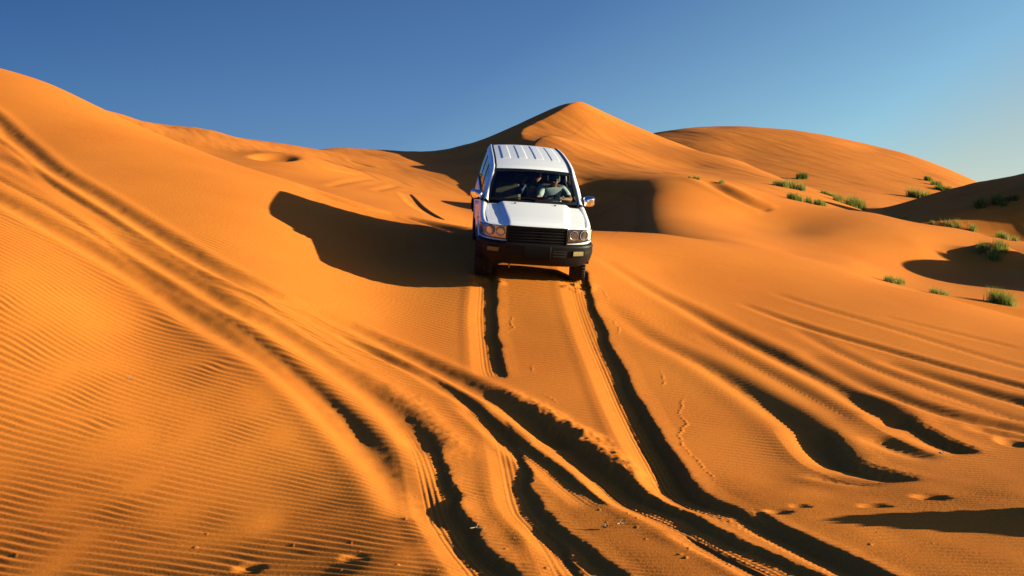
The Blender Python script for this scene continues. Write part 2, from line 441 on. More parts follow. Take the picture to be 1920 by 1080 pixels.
# the big old furrows sweeping down from the left
track([(-250, 270), (0, 375), (100, 430), (200, 485), (300, 545), (400, 614), (500, 675), (575, 732), (650, 805), (725, 882), (775, 950, .8), (800, 985, .2)], prof_plough, .20, .052, 1.1, wob=.004, seed=11)
track([(-250, 210, .6), (0, 300, .6), (150, 385, .6), (250, 462, .8), (350, 524), (425, 575), (500, 606), (575, 655), (650, 705), (725, 762), (775, 812), (800, 850, .8)], prof_plough, .19, .044, 1.1, wob=.004, seed=12)
track([(735, 762, .02), (780, 808, .14), (808, 862, .62), (826, 915, 1), (848, 975, 1.05), (888, 1030, 1.0), (920, 1065, 1), (970, 1125)], prof_rut, .16, .066, .62, wob=.035, seed=13)
track([(-250, 130), (-60, 190), (30, 263), (100, 320), (200, 380), (300, 443), (400, 503), (500, 548), (550, 569), (650, 608), (750, 658), (850, 708), (925, 746), (970, 772), (1015, 800, 1.3), (1070, 835, 1.3)], prof_plough, .18, .052, 1.0, wob=.004, seed=14)
track([(915, 738, .03), (970, 770, .22), (1030, 812, .75), (1085, 850, 1.2), (1140, 890, 1.3), (1190, 930, 1.3), (1250, 958, 1.0), (1320, 992, .75), (1400, 1035, .7), (1490, 1075, .7), (1570, 1120, .7)], prof_rut, .18, .070, .66, wob=.035, seed=15)
track([(620, 622, .3), (690, 658, .8), (780, 697, 1), (875, 752, .9), (905, 775, .3)], prof_plough, .10, .035, .5, seed=36)
track([(790, 702, .05), (850, 737, .3), (892, 770, .7), (935, 806, 1.1), (987, 846, 1), (1032, 878, .8), (1080, 918, .7), (1130, 955, .4)], prof_rut, .12, .046, .5, wob=.02, seed=16)
for q_ in ([(-120, 205), (0, 268), (100, 347), (200, 409), (300, 471), (400, 529), (500, 577), (600, 642), (700, 704, .4)], [(-120, 270), (0, 338), (150, 424), (250, 495), (350, 556), (450, 618), (550, 692), (640, 772), (705, 850, .3)], [(380, 500, .3), (480, 548), (580, 598), (680, 650), (780, 706), (850, 752, .4)]):
    track(q_, prof_soft, .085, .017, .45, ripple_kill=.4, seed=62)
def prof_spray(s, d, w, arc, x, y):
    q = s / w
    n = fbm(x * 5, y * 5, 47, 3) + .6 * noise(x * 17, y * 17, 48)
    return d * (np.exp(-np.abs(q) ** 2.5) * (.85 + .25 * n))
def prof_trail(s, d, w, arc, x, y):
    return d * np.exp(-(s / w) ** 2)
track([(925, 724, .3), (985, 757, .8), (1040, 790, 1), (1095, 822, 1.1), (1145, 857, 1.2), (1178, 888, .9), (1190, 905, .3)], prof_spray, .17, .050, .6, ripple_kill=1.2, wob=.05, seed=37)
track([(700, 690, .3), (740, 730, .8), (790, 780, 1), (835, 830, 1.1), (862, 868, .8)], prof_spray, .20, .016, .6, ripple_kill=1.2, wob=.05, seed=38)
track([(1005, 800, .2), (1080, 880, .5), (1130, 935, .4)], prof_spray, .10, .02, .4, ripple_kill=1.0, wob=.03, seed=39)
def trail(pts, n, jit, seed):
    rnd = random.Random(seed); q = []
    for i in range(n):
        t = i / (n - 1) * (len(pts) - 1); k = min(int(t), len(pts) - 2); t -= k
        q.append((pts[k][0] + (pts[k + 1][0] - pts[k][0]) * t + rnd.uniform(-jit, jit), pts[k][1] + (pts[k + 1][1] - pts[k][1]) * t, rnd.uniform(.6, 1.2)))
    track(q, prof_trail, .018, .004, .08, step=.06, ripple_kill=.8, seed=seed)
trail([(1289, 742), (1270, 770), (1285, 800), (1272, 822), (1300, 860), (1343, 905)], 22, 5, 51)
trail([(1236, 690), (1240, 710), (1246, 730)], 7, 4, 52)
trail([(1118, 530), (1132, 548), (1140, 566)], 6, 3, 53)
trail([(962, 585), (956, 600), (962, 614), (950, 625)], 8, 4, 54)
trail([(1136, 590), (1158, 612), (1160, 634)], 8, 5, 55)
trail([(998, 680), (996, 700)], 4, 3, 56)
trail([(1020, 735), (1045, 760)], 5, 4, 57)
# wind-softened grooves on the right
track([(1130, 560, .2), (1210, 627, .5), (1310, 678, .8), (1385, 724, 1), (1460, 774, 1.2), (1510, 812, 1.3), (1550, 850, 1.0), (1590, 875, .5)], prof_soft, .19, .052, 1.1, ripple_kill=.3, seed=21)
track([(1505, 800, .3), (1530, 832, 1.0), (1568, 866, 1.2), (1620, 886, 1.2), (1680, 898, .9), (1720, 906, .2)], prof_blowout, .24, .068, .9, ripple_kill=.5, wob=.03, seed=22)
track([(1120, 480, .2), (1220, 543, .6), (1285, 578, .8), (1360, 620, 1), (1460, 670, 1.1), (1560, 720, 1.1), (1640, 768, 1.2), (1700, 800, .9)], prof_soft, .20, .056, 1.2, ripple_kill=.3, seed=23)
track([(1650, 772, .3), (1690, 795, 1.), (1740, 822, 1.2), (1790, 843, 1.1), (1832, 855, .6)], prof_blowout, .24, .072, .9, ripple_kill=.5, wob=.03, seed=24)
track([(1380, 565, .2), (1485, 604, .7), (1560, 628, .8), (1710, 670, .9), (1910, 724, .9), (2100, 770)], prof_soft, .13, .04, .7, ripple_kill=.3, seed=25)
track([(1500, 660, .2), (1600, 712, .7), (1660, 738, .9), (1785, 778, 1), (1910, 805, 1), (2100, 840)], prof_soft, .19, .06, 1.0, ripple_kill=.3, seed=26)
track([(1640, 672, .2), (1760, 710, .8), (1860, 740, 1), (1925, 757, 1), (2100, 800)], prof_soft, .18, .055, .9, ripple_kill=.3, seed=27)
track([(1620, 812, .2), (1650, 826, .9), (1700, 847, .8), (1770, 866, .3)], prof_soft, .17, .05, .8, ripple_kill=.2, seed=28)
track([(1790, 795, .2), (1840, 806, .8), (1910, 820, .8), (2000, 835)], prof_soft, .14, .05, .7, ripple_kill=.2, seed=29)
track([(1500, 885, .3), (1560, 897, .9), (1610, 905, .8), (1665, 913, .2)], prof_soft, .15, .04, .6, ripple_kill=.1, seed=30)

# creases and old tracks further up
track([(1322, 337, .3), (1345, 348, 1), (1370, 361, 1), (1400, 377, .8), (1450, 397, .3)], prof_soft, .40, .17, 1.6, ripple_kill=.2, seed=31)
track([(560, 347, .3), (625, 372, .8), (690, 392, .8), (760, 407, .9), (830, 425, 1), (872, 437, .6)], prof_soft, .22, .09, .9, ripple_kill=.2, seed=32)
track([(762, 362, .5), (788, 388, 1), (826, 411, .8)], prof_rut, .20, .07, .8, seed=33)

for q_, d_ in (([(600, 297), (640, 308), (682, 319)], .035), ([(618, 350), (655, 341), (692, 335)], .018), ([(650, 299), (702, 313)], .04), ([(704, 358), (744, 348)], .018), ([(560, 300), (620, 318), (680, 330)], .03)):
    track(q_, prof_soft, .16, d_, .7, seed=60)
for q_ in ([(1480, 610, .3), (1560, 655, 1), (1700, 715, 1), (1920, 792, 1), (2050, 830)], [(1440, 545, .3), (1520, 572, .8), (1700, 625, .8), (1920, 690, .8), (2050, 720)], [(1640, 590, .3), (1760, 618, .8), (1920, 655, .8)], [(1300, 620, .3), (1420, 690, .8), (1520, 745, .8), (1600, 790, .6)], [(1700, 735, .3), (1800, 765, .8), (1930, 795, .8)]):
    track(q_, prof_soft, .14, .018, .7, ripple_kill=.1, seed=61)
# a second pair of thin wheel lines beside the crossing tracks
track([(1400, 952, .3), (1435, 978, .8), (1500, 1012, .9), (1570, 1045, .9), (1640, 1078, .9), (1720, 1120)], prof_rut, .12, .05, .45, wob=.02, seed=58)
track([(1260, 990, .3), (1310, 1015, .8), (1380, 1050, .8), (1440, 1085, .8), (1500, 1125)], prof_rut, .09, .03, .35, wob=.02, seed=59)
rs = np.random.RandomState(5)
def clods(n, xr, yr, r, h):
    for _ in range(n):
        yc = rs.uniform(*yr); xc = rs.uniform(*xr); rad = rs.uniform(.5, 1.3) * r
        a_, b_ = np.searchsorted(GY, yc - 3 * rad), np.searchsorted(GY, yc + 3 * rad)
        c_, d_ = np.searchsorted(SX, (xc - 3 * rad) / yc), np.searchsorted(SX, (xc + 3 * rad) / yc)
        q = ((X[a_:b_, c_:d_] - xc) ** 2 + (Yg[a_:b_, c_:d_] - yc) ** 2) / rad ** 2
        H[a_:b_, c_:d_] += h * rs.uniform(.5, 1.2) * np.exp(-q ** 1.5)
clods(40, (-3.4, 4.2), (7.3, 9.6), .008, .008)
clods(14, (-3.4, 4.2), (7.3, 8.4), .016, .010)
clods(60, (-.9, 1.6), (8, 12.5), .010, .008)
for sx_ in (-1, 1):
    for k_ in range(14):
        w_ = car_pt(sx_ * (.81 + rs.uniform(-.26, .26)), rs.uniform(-.62, -.15), 0)
        clods(1, (w_[0], w_[0] + .01), (w_[1], w_[1] + .01), rs.uniform(.05, .10), .028)

def pit(px, py, rx, ry, d):
    x0, y0 = unproject(px, py)
    m = np.exp(-(((X - x0) / rx) ** 2 + ((Yg - y0) / ry) ** 2) ** 2)
    H[:] -= d * m * (Yg > 4)
x0_, y0_ = unproject(515, 292)
pit(515, 292, .75, 1.3, .26)
for q in [(1745, 931, .14, .14, .045), (1640, 948, .12, .10, .035), (1900, 829, .16, .2, .07), (662, 1046, .09, .10, .022), (468, 1066, .09, .10, .024), (1460, 958, .10, .1, .03), (1500, 948, .08, .08, .025)]:
    pit(*q)

# ------------------------------------------------------------------ wind ripples
near = np.s_[i0:np.searchsorted(GY, 42), :]
xn, yn = X[near], Yg[near]
wx = fbm(xn * .55, yn * .55, 61, 2)
wy = fbm(xn * 1.3, yn * .8, 67, 2)
w3 = noise(xn * 2.6, yn * 4.5, 73)
def ripple(lam, slope, seed, warp):
    ph = (yn + slope * xn + warp * wx + .06 * wy + .010 * w3 + .30 * noise(xn * .18, yn * .18, seed)) / lam
    f = ph - np.floor(ph)
    return np.where(f < .34, f / .34, (1 - f) / .66) * 2 - 1
m1 = sst(-.10, .10, noise(xn * .9 + 3, yn * 1.4, 71))
tl = .12 + .28 * sst(1.0, -2.5, xn)
rip = ripple(.120, .37, 81, .07)
rip_r = ripple(.115, .14, 85, .075)
side = sst(.2, -1.2, xn)
rip = rip * side + rip_r * (1 - side)
leftside = sst(1.0, -3.5, xn + (yn - 10) * .25)
flat = sst(13.5, 9.5, yn)
amp = .0048 + .0070 * np.clip(leftside * sst(19, 12, yn) + .55 * flat, 0, 1)
amp = amp * (.88 + .12 * sst(-.6, .4, noise(xn * .5, yn * .5, 91)))
amp = amp * sst(40, 20, yn)
# long faint streaks on the far faces
ff = Yg > 45
H[ff] += (.06 * noise(X[ff] * .35 + Yg[ff] * .05, Yg[ff] * .10, 201) + .016 * noise(X[ff] * 1.6 + Yg[ff] * .5, Yg[ff] * .25, 202) + .009 * noise(X[ff] * 3.5 + Yg[ff] * 1.2, Yg[ff] * .5, 203))
H[near] += rip * amp * np.clip(calm[near], 0, 1)
H[near] += .0035 * fbm(xn * .6, yn * .6, 95, 2) + .003 * noise(xn * 7, yn * 7, 97) * (1 - calm[near])
Z = Z + H

nr, nc = X.shape
me = bpy.data.meshes.new("sand_dunes")
me.vertices.add(nr * nc)
me.vertices.foreach_set("co", np.stack([X, Yg, Z], -1).astype(np.float32).ravel())
idx = np.arange(nr * nc, dtype=np.int32).reshape(nr, nc)
quads = np.stack([idx[:-1, :-1], idx[:-1, 1:], idx[1:, 1:], idx[1:, :-1]], -1).reshape(-1, 4)
nq = len(quads)
me.loops.add(nq * 4); me.polygons.add(nq)
me.loops.foreach_set("vertex_index", quads.ravel())
me.polygons.foreach_set("loop_start", np.arange(0, nq * 4, 4, dtype=np.int32))
me.polygons.foreach_set("loop_total", np.full(nq, 4, np.int32))
me.polygons.foreach_set("use_smooth", np.ones(nq, bool))
me.update(calc_edges=True)
me.materials.append(SAND)
terr = bpy.data.objects.new("sand_dunes", me)
terr["kind"] = "structure"
COL.objects.link(terr)
print("terrain", nr, nc)
# ------------------------------------------------------------------ mesh helpers
def principled(name, col, rough=.5, metal=0.0, spec=.5, coat=0.0, coat_rough=.05):
    m, n, l = new_mat(name)
    b = n["Principled BSDF"]
    b.inputs["Base Color"].default_value = (*col, 1)
    b.inputs["Roughness"].default_value = rough
    b.inputs["Metallic"].default_value = metal
    b.inputs["Specular IOR Level"].default_value = spec
    b.inputs["Coat Weight"].default_value = coat
    b.inputs["Coat Roughness"].default_value = coat_rough
    return m
def dusty(name, col, dust, amount, rough=.5, metal=0.0, coat=0.0, scale=3.0, low=.8, lowfade=.5):
    """paint or plastic with sand dust that lies thicker near the ground (object height)"""
    m = principled(name, col, rough, metal, .5, coat)
    n, l = m.node_tree.nodes, m.node_tree.links
    b = n["Principled BSDF"]
    tc = n.new("ShaderNodeTexCoord")
    no = n.new("ShaderNodeTexNoise"); no.inputs["Scale"].default_value = scale; no.inputs["Detail"].default_value = 6
    l.new(tc.outputs["Object"], no.inputs["Vector"])
    sp = n.new("ShaderNodeSeparateXYZ"); l.new(tc.outputs["Object"], sp.inputs[0])
    mr = n.new("ShaderNodeMapRange"); l.new(sp.outputs["Z"], mr.inputs["Value"])
    mr.inputs["From Min"].default_value = low; mr.inputs["From Max"].default_value = low - lowfade
    mr.inputs["To Min"].default_value = .15; mr.inputs["To Max"].default_value = 1.0
    mu = n.new("ShaderNodeMath"); mu.operation = 'MULTIPLY'
    l.new(mr.outputs[0], mu.inputs[0]); l.new(no.outputs["Fac"], mu.inputs[1])
    m2 = n.new("ShaderNodeMath"); m2.operation = 'MULTIPLY'; m2.inputs[1].default_value = amount; l.new(mu.outputs[0], m2.inputs[0])
    mx = n.new("ShaderNodeMix"); mx.data_type = 'RGBA'
    mx.inputs["A"].default_value = (*col, 1); mx.inputs["B"].default_value = (*dust, 1)
    l.new(m2.outputs[0], mx.inputs["Factor"]); l.new(mx.outputs["Result"], b.inputs["Base Color"])
    ra = n.new("ShaderNodeMath"); ra.operation = 'ADD'; ra.inputs[1].default_value = rough; l.new(m2.outputs[0], ra.inputs[0])
    l.new(ra.outputs[0], b.inputs["Roughness"])
    return m
def glass_mat(name, tint, gloss=.06, rough=.0):
    """thin sheet of tinted glass: lets light straight through and mirrors the sky at grazing angles"""
    m, n, l = new_mat(name)
    n.remove(n["Principled BSDF"])
    out = n["Material Output"]
    tr = n.new("ShaderNodeBsdfTransparent"); tr.inputs[0].default_value = (*tint, 1)
    gl = n.new("ShaderNodeBsdfGlossy"); gl.inputs["Roughness"].default_value = rough
    fr = n.new("ShaderNodeFresnel"); fr.inputs["IOR"].default_value = 1.52
    mx = n.new("ShaderNodeMixShader")
    l.new(fr.outputs[0], mx.inputs[0]); l.new(tr.outputs[0], mx.inputs[1]); l.new(gl.outputs[0], mx.inputs[2])
    l.new(mx.outputs[0], out.inputs["Surface"])
    return m
DUST = (.45, .21, .06)
M_PAINT = dusty("white_paint", (.86, .87, .88), DUST, .25, rough=.30, coat=.35, low=.95, lowfade=.5)
M_BLACK = dusty("black_plastic", (.005, .005, .0055), (.05, .026, .011), .10, rough=.5, scale=5, low=.75, lowfade=.6)
M_BLACK.node_tree.nodes["Principled BSDF"].inputs["Specular IOR Level"].default_value = .22
M_TRIM = principled("black_trim", (.008, .008, .009), .5, spec=.3)
M_DARK = principled("dark_underbody", (.012, .011, .010), .8, spec=.2)
M_TYRE = dusty("tyre_rubber", (.014, .013, .013), (.20, .10, .035), .22, rough=.8, scale=9, low=.3, lowfade=.8)
M_RIM = principled("steel_rim", (.30, .30, .31), .35, metal=.9)
M_CHROME = principled("chrome", (.82, .83, .85), .06, metal=1.0)
M_REFL = principled("lamp_reflector", (.88, .94, 1.0), .30, metal=.32)
M_BOWL = principled("lamp_bowl", (.80, .88, .95), .22, metal=.45)
M_LENS = glass_mat("clear_lens", (.97, .97, .96))
M_AMBER = principled("amber_lens", (.55, .20, .05), .15)
M_FOG = principled("fog_lens", (.36, .26, .11), .12)
M_WSG = glass_mat("windscreen_glass", (.74, .82, .78))
M_SIDE = glass_mat("door_glass", (.72, .78, .76))
M_TINT = glass_mat("privacy_glass", (.02, .025, .028))
M_SEAT = principled("seat_fabric", (.14, .115, .085), .9)
M_DASH = principled("dash_plastic", (.50, .54, .50), .55)
M_CABIN = principled("cabin_trim", (.055, .05, .045), .85)

def obj(name, me_, mat, parent=None, smooth=True):
    me_.name = name
    if isinstance(mat, (list, tuple)):
        for q in mat: me_.materials.append(q)
    else:
        me_.materials.append(mat)
    if smooth:
        me_.polygons.foreach_set("use_smooth", np.ones(len(me_.polygons), bool))
    o = bpy.data.objects.new(name, me_)
    COL.objects.link(o)
    if parent is not None: o.parent = parent
    return o
class MB:
    """collects grids, boxes and lathes into one mesh"""
    def __init__(self):
        self.v, self.f = [], []
    def grid(self, pts, closed_u=False, closed_v=False, flip=False):
        n, m = len(pts), len(pts[0]); b = len(self.v)
        for r in pts: self.v += [tuple(p) for p in r]
        for i in range(n if closed_u else n - 1):
            for j in range(m if closed_v else m - 1):
                a, c = (i + 1) % n, (j + 1) % m
                q = (b + i * m + j, b + i * m + c, b + a * m + c, b + a * m + j)
                self.f.append(q[::-1] if flip else q)
        return self
    def fan(self, ring, flip=False):
        b = len(self.v); self.v += [tuple(p) for p in ring]
        c = np.mean(np.array(ring), 0); self.v.append(tuple(c))
        k = len(ring)
        for i in range(k):
            q = (b + i, b + (i + 1) % k, b + k)
            self.f.append(q[::-1] if flip else q)
        return self
    def box(self, c, s, R=None, taper=1.0, r=0.0):
        """box with softened edges: two nested rings per face direction"""
        cx, cy, cz = c; hx, hy, hz = s[0] / 2, s[1] / 2, s[2] / 2
        r = min(r or .12 * min(hx, hy, hz), hx * .9, hy * .9, hz * .9)
        def ring(z, ins, k):
            x, y = (hx - ins) * k, (hy - ins) * k
            e = r * .7
            return [(x - e, -y, z), (x, -y + e, z), (x, y - e, z), (x - e, y, z), (-x + e, y, z), (-x, y - e, z), (-x, -y + e, z), (-x + e, -y, z)]
        rings = [ring(-hz, r, 1), ring(-hz + r * .3, r * .3, 1), ring(-hz + r, 0, 1), ring(hz - r, 0, taper), ring(hz - r * .3, r * .3, taper), ring(hz, r, taper)]
        M = R if R is not None else Matrix.Identity(3)
        rr_ = [[tuple(Vector(c) + M @ Vector(p)) for p in q] for q in rings]
        self.grid(rr_, closed_v=True); self.fan(rr_[0], True); self.fan(rr_[-1])
        return self
    def tube(self, pts, rad, n=10, caps=True):
        P_ = [Vector(p) for p in pts]; rings = []
        rads = rad if isinstance(rad, (list, tuple)) else [rad] * len(P_)
        up = None
        for i, p in enumerate(P_):
            t = (P_[min(i + 1, len(P_) - 1)] - P_[max(i - 1, 0)]).normalized()
            if up is None:
                up = t.orthogonal().normalized()
            a = (up - t * up.dot(t)).normalized(); up = a; b = t.cross(a)
            rings.append([tuple(p + (a * math.cos(k * 2 * math.pi / n) + b * math.sin(k * 2 * math.pi / n)) * rads[i]) for k in range(n)])
        self.grid(rings, closed_v=True)
        if caps: self.fan(rings[0], True); self.fan(rings[-1])
        return self
    def lathe(self, prof, c, axis='X', n=40, sgn=1):
        rings = []
        for (a, r) in prof:
            q = []
            for k in range(n):
                t = 2 * math.pi * k / n
                if axis == 'X': q.append((c[0] + sgn * a, c[1] + r * math.cos(t), c[2] + r * math.sin(t)))
                elif axis == 'Y': q.append((c[0] + r * math.cos(t), c[1] + sgn * a, c[2] + r * math.sin(t)))
                else: q.append((c[0] + r * math.cos(t), c[1] + r * math.sin(t), c[2] + sgn * a))
            rings.append(q)
        self.grid(rings, closed_v=True)
        return self
    def build(self, name, mat, parent=None, smooth=True, fix=True):
        me_ = bpy.data.meshes.new(name)
        me_.from_pydata(self.v, [], self.f)
        if fix:
            bm = bmesh.new(); bm.from_mesh(me_)
            bmesh.ops.remove_doubles(bm, verts=bm.verts, dist=1e-5)
            bmesh.ops.recalc_face_normals(bm, faces=bm.faces)
            bm.to_mesh(me_); bm.free()
        o = obj(name, me_, mat, parent, smooth)
        if smooth:
            try: me_.set_sharp_from_angle(angle=math.radians(38))
            except Exception: pass
        return o
def crom(pts, k):
    p = [np.array(q, float) for q in pts]; out = []
    for i in range(len(p) - 1):
        a, b = p[i], p[i + 1]
        z0 = p[i - 1] if i else 2 * a - b
        z3 = p[i + 2] if i + 2 < len(p) else 2 * b - a
        for t in np.arange(k) / k:
            out.append(.5 * ((2 * a) + (b - z0) * t + (2 * z0 - 5 * a + 4 * b - z3) * t ** 2 + (3 * a - z0 - 3 * b + z3) * t ** 3))
    out.append(p[-1])
    return np.array(out)
def lerp(a, b, t): return a + (b - a) * t

# ------------------------------------------------------------------ the off-road car (front towards -y, metres, origin on the ground between the front wheels)
car = bpy.data.objects.new("offroad_car", None)
COL.objects.link(car)
car.matrix_world = Matrix.Translation(CAR_LOC) @ CAR_R.to_4x4()
car["label"] = "white off-road car with black bumper driving nose-down over the dune crest"
car["category"] = "car"

half = crom([(0, -.83), (.30, -.822), (.55, -.79), (.76, -.715), (.875, -.60), (.925, -.44), (.942, -.2), (.948, .1), (.95, .6), (.955, 1.5), (.95, 2.6), (.935, 3.4), (.90, 3.8), (.80, 3.96), (.5, 4.0), (0, 4.02)], 10)
# denser along the sides so that the wheel arches stay round
dense = []
for i in range(len(half) - 1):
    k = max(1, int(np.linalg.norm(half[i + 1] - half[i]) / .035))
    for t in range(k): dense.append(lerp(half[i], half[i + 1], t / k))
dense.append(half[-1])
half = np.array(dense)
tang = np.gradient(half, axis=0)
nrm = np.c_[-tang[:, 1], tang[:, 0]]; nrm = -nrm / np.linalg.norm(nrm, axis=1)[:, None]   # outward for +x side
nrm[0] = (0, -1); nrm[-1] = (0, 1)
def out_x(y):
    i = np.argmin(np.abs(half[:, 1] - y) + (half[:, 0] < .6) * 9)
    return half[i, 0]
def z_top(y): return float(np.interp(y, [-.84, -.6, -.4, 0, .45, 1.0, 4.1], [1.015, 1.033, 1.058, 1.112, 1.19, 1.195, 1.19]))
def z_bot(x, y):
    base = float(np.interp(y, [-.84, -.46, -.44, 3.4, 3.9], [.72, .72, .50, .50, .56]))
    for ya in (0, 2.85):
        d = abs(y - ya)
        if d < .475 and x > .6: base = max(base, .40 + math.sqrt(.475 ** 2 - d * d))
    return base
def inset(z): return float(np.interp(z, [.45, .55, .68, .84, .96, 1.05, 1.14, 1.2], [.035, .016, .004, .0, .006, .02, .042, .05]))
body = MB()
for sg in (1, -1):
    rowsB = []
    for (x, y), nn in zip(half, nrm):
        zt, zb = z_top(y), z_bot(x, y)
        zs = zt - .05
        colB = [(x - nn[0] * .06, y - nn[1] * .06, zb + .01)]
        for t in np.linspace(0, 1, 11):
            z = zb + (zs - zb) * t
            dd = inset(z) * (1 if y > -.5 else .5)
            # a rolled lip round the wheel arches and a crease along the doors
            if z - zb < .05 and zb > .52 and y > -.45: dd -= .018
            if abs(z - .86) < .02 and .5 < y < 3.6: dd -= .004
            colB.append((x - nn[0] * dd, y - nn[1] * dd, z))
        d0 = inset(zs) * (1 if y > -.5 else .5)
        for a in (22, 45, 68, 90):
            a = math.radians(a)
            dd = d0 + .055 * (1 - math.cos(a))
            colB.append((x - nn[0] * dd, y - nn[1] * dd, zs + .05 * math.sin(a)))
        dd = d0 + .10
        colB.append((x - nn[0] * dd, y - nn[1] * dd, zt - .012))
        rowsB.append([(sg * p[0], p[1], p[2]) for p in colB])
    body.grid(rowsB, flip=sg < 0)
# A pillars and roof rails in one sweep
railI = crom([(.79, .44, 1.215), (.735, .72, 1.445), (.675, .985, 1.69), (.667, 1.3, 1.752), (.662, 1.8, 1.785), (.655, 2.8, 1.787), (.645, 3.5, 1.772), (.625, 3.78, 1.755), (.615, 3.87, 1.66)], 8)
railC = crom([(.835, .45, 1.24), (.785, .735, 1.47), (.725, 1.02, 1.705), (.722, 1.3, 1.752), (.717, 1.8, 1.783), (.712, 2.8, 1.785), (.70, 3.5, 1.768), (.685, 3.79, 1.748), (.675, 3.89, 1.64)], 8)
railO = crom([(.880, .52, 1.185), (.825, .82, 1.445), (.768, 1.12, 1.625), (.768, 1.32, 1.665), (.764, 1.8, 1.69), (.757, 2.8, 1.69), (.745, 3.5, 1.67), (.73, 3.78, 1.65), (.725, 3.86, 1.52)], 8)
for sg in (1, -1):
    g_ = []
    for a, b, c in zip(railI, railC, railO):
        q = [(1 - t) ** 2 * a + 2 * t * (1 - t) * (2 * b - .5 * (a + c)) + t * t * c for t in np.linspace(0, 1, 7)]
        q = [a + np.array((-.01, 0, -.05))] + q + [c + np.array((-.05, 0, -.01))]
        g_.append([(sg * p[0], p[1], p[2]) for p in q])
    body.grid(g_, flip=sg > 0)
    # D pillar
    d_ = []
    for t in np.linspace(0, 1, 8):
        d_.append([(sg * lerp(.868, .742, t), lerp(3.42, 3.38, t), lerp(1.18, 1.668, t)), (sg * lerp(.862, .735, t), lerp(3.62, 3.55, t), lerp(1.18, 1.655, t)), (sg * lerp(.82, .69, t), lerp(3.84, 3.74, t), lerp(1.18, 1.64, t)), (sg * lerp(.70, .60, t), lerp(3.92, 3.78, t), lerp(1.18, 1.64, t))])
    body.grid(d_, flip=sg < 0)
# tailgate below and above the rear window
body.grid([[(x, lerp(3.93, 3.80, t) + .03 * (1 - (x / .75) ** 2), lerp(1.18, 1.27, t)) for x in np.linspace(-.72, .72, 9)] for t in (0, 1)])
body_o = body.build("body", M_PAINT, car)
rw = MB(); rw.grid([[(x * lerp(1, .86, t), lerp(3.90, 3.77, t) + .03 * (1 - (x / .75) ** 2), lerp(1.27, 1.66, t)) for x in np.linspace(-.72, .72, 9)] for t in np.linspace(0, 1, 5)])
rw.build("rear_window", M_TINT, car)

# roof with four raised ribs
def roof_z(x, y):
    zc = float(np.interp(y, crx, crz))
    e = (x / .66)
    rib = 0
    for rx in (-.455, -.152, .152, .455):
        q = abs(x - rx)
        rib = max(rib, float(sst(.082, .070, np.float64(q))))
    return zc + .035 * (1 - e * e) + .007 * rib * float(sst(1.62, 1.70, np.float64(y)) * sst(3.60, 3.5, np.float64(y)))
crx = np.linspace(.93, 3.82, 60); crz = np.interp(crx, railI[:, 1], railI[:, 2])
rf = MB()
ysr = np.r_[np.linspace(.955, 1.58, 14), np.linspace(1.6, 1.72, 8), np.linspace(1.8, 3.4, 26), np.linspace(3.45, 3.80, 16)]
xsr = []
for rx in (-.455, -.152, .152, .455): xsr += [rx + d for d in (-.092, -.085, -.078, -.07, -.05, 0, .05, .07, .078, .085, .092)]
xsr = np.array(sorted(list(np.linspace(-1, 1, 25) * .655) + xsr))
roof_pts = []
for y in ysr:
    hw = float(np.interp(y, railI[:, 1], railI[:, 0])) - .008
    yf = y
    roof_pts.append([(x / .655 * hw, yf - (.05 * (1 - (x / .655) ** 2) if y < .97 else .05 * (1 - (x / .655) ** 2) * max(0, 1 - (y - .955) / .5)), roof_z(x, y)) for x in xsr])
rf.grid(roof_pts)
# front lip of the roof over the windscreen
fr0 = roof_pts[0]
rf.grid([fr0, [(p[0], p[1] + .004, p[2] - .02) for p in fr0]])
rf.build("roof", M_PAINT, car)
for sg in (1, -1):
    md = MB()
    g_ = []
    for a in railI[14:-4]:
        g_.append([(sg * (a[0] - .022), a[1], a[2] + .004), (sg * (a[0] - .016), a[1], a[2] + .014), (sg * (a[0] + .006), a[1], a[2] + .013), (sg * (a[0] + .014), a[1], a[2] + .002)])
    md.grid(g_, flip=sg > 0)
    md.build("roof_moulding", M_TRIM, car)

# bonnet with a raised centre
def hood_hw(y): return float(np.interp(y, [-.80, -.70, -.60, -.45, 0, .45], [.60, .735, .785, .815, .836, .838]))
def hood_z(x, y):
    b = float(np.interp(y, [-.83, -.79, -.72, -.5, 0, .25, .45], [1.01, 1.035, 1.057, 1.098, 1.16, 1.195, 1.22]))
    e = float(np.interp(y, [-.8, .44], [.475, .585]))
    bul = float(sst(e + .055, e - .035, np.float64(abs(x))))
    return b - .040 * (abs(x) / .83) ** 2.2 + .045 * bul * float(np.interp(y, [-.82, -.70], [.25, 1])) - .012
hd = MB()
hp = []
for s in np.r_[0, .012, .03, .06, np.linspace(.1, 1, 28)]:
    r_ = []
    for c in np.linspace(-1, 1, 61):
        yfr = -.815 + .045 * abs(c) ** 2 + .13 * abs(c) ** 6
        yre = .325 + .105 * c * c
        y = lerp(yfr, yre, s)
        x = c * lerp(.80, .838, min(1, s * 2.2))
        r_.append((x, y, hood_z(x, y) - (.028 if s == 0 else .010 if s == .012 else 0)))
    hp.append(r_)
hd.grid(hp)
sk = [[(p[0], p[1], p[2]) for p in r_] for r_ in (hp[0],)]
hd.grid([hp[0], [(p[0], p[1] + .02, p[2] - .03) for p in hp[0]]])
for j in (0, -1):
    e_l = [r_[j] for r_ in hp]
    hd.grid([e_l, [(p[0] * .985, p[1], p[2] - .04) for p in e_l]])
hood = hd.build("bonnet", M_PAINT, car)
for x in (-.33, .36):
    nz = MB(); z = hood_z(x, .24)
    nz.box((x, .24, z + .008), (.035, .022, .02), r=.004); nz.build("washer_nozzle", M_TRIM, hood)
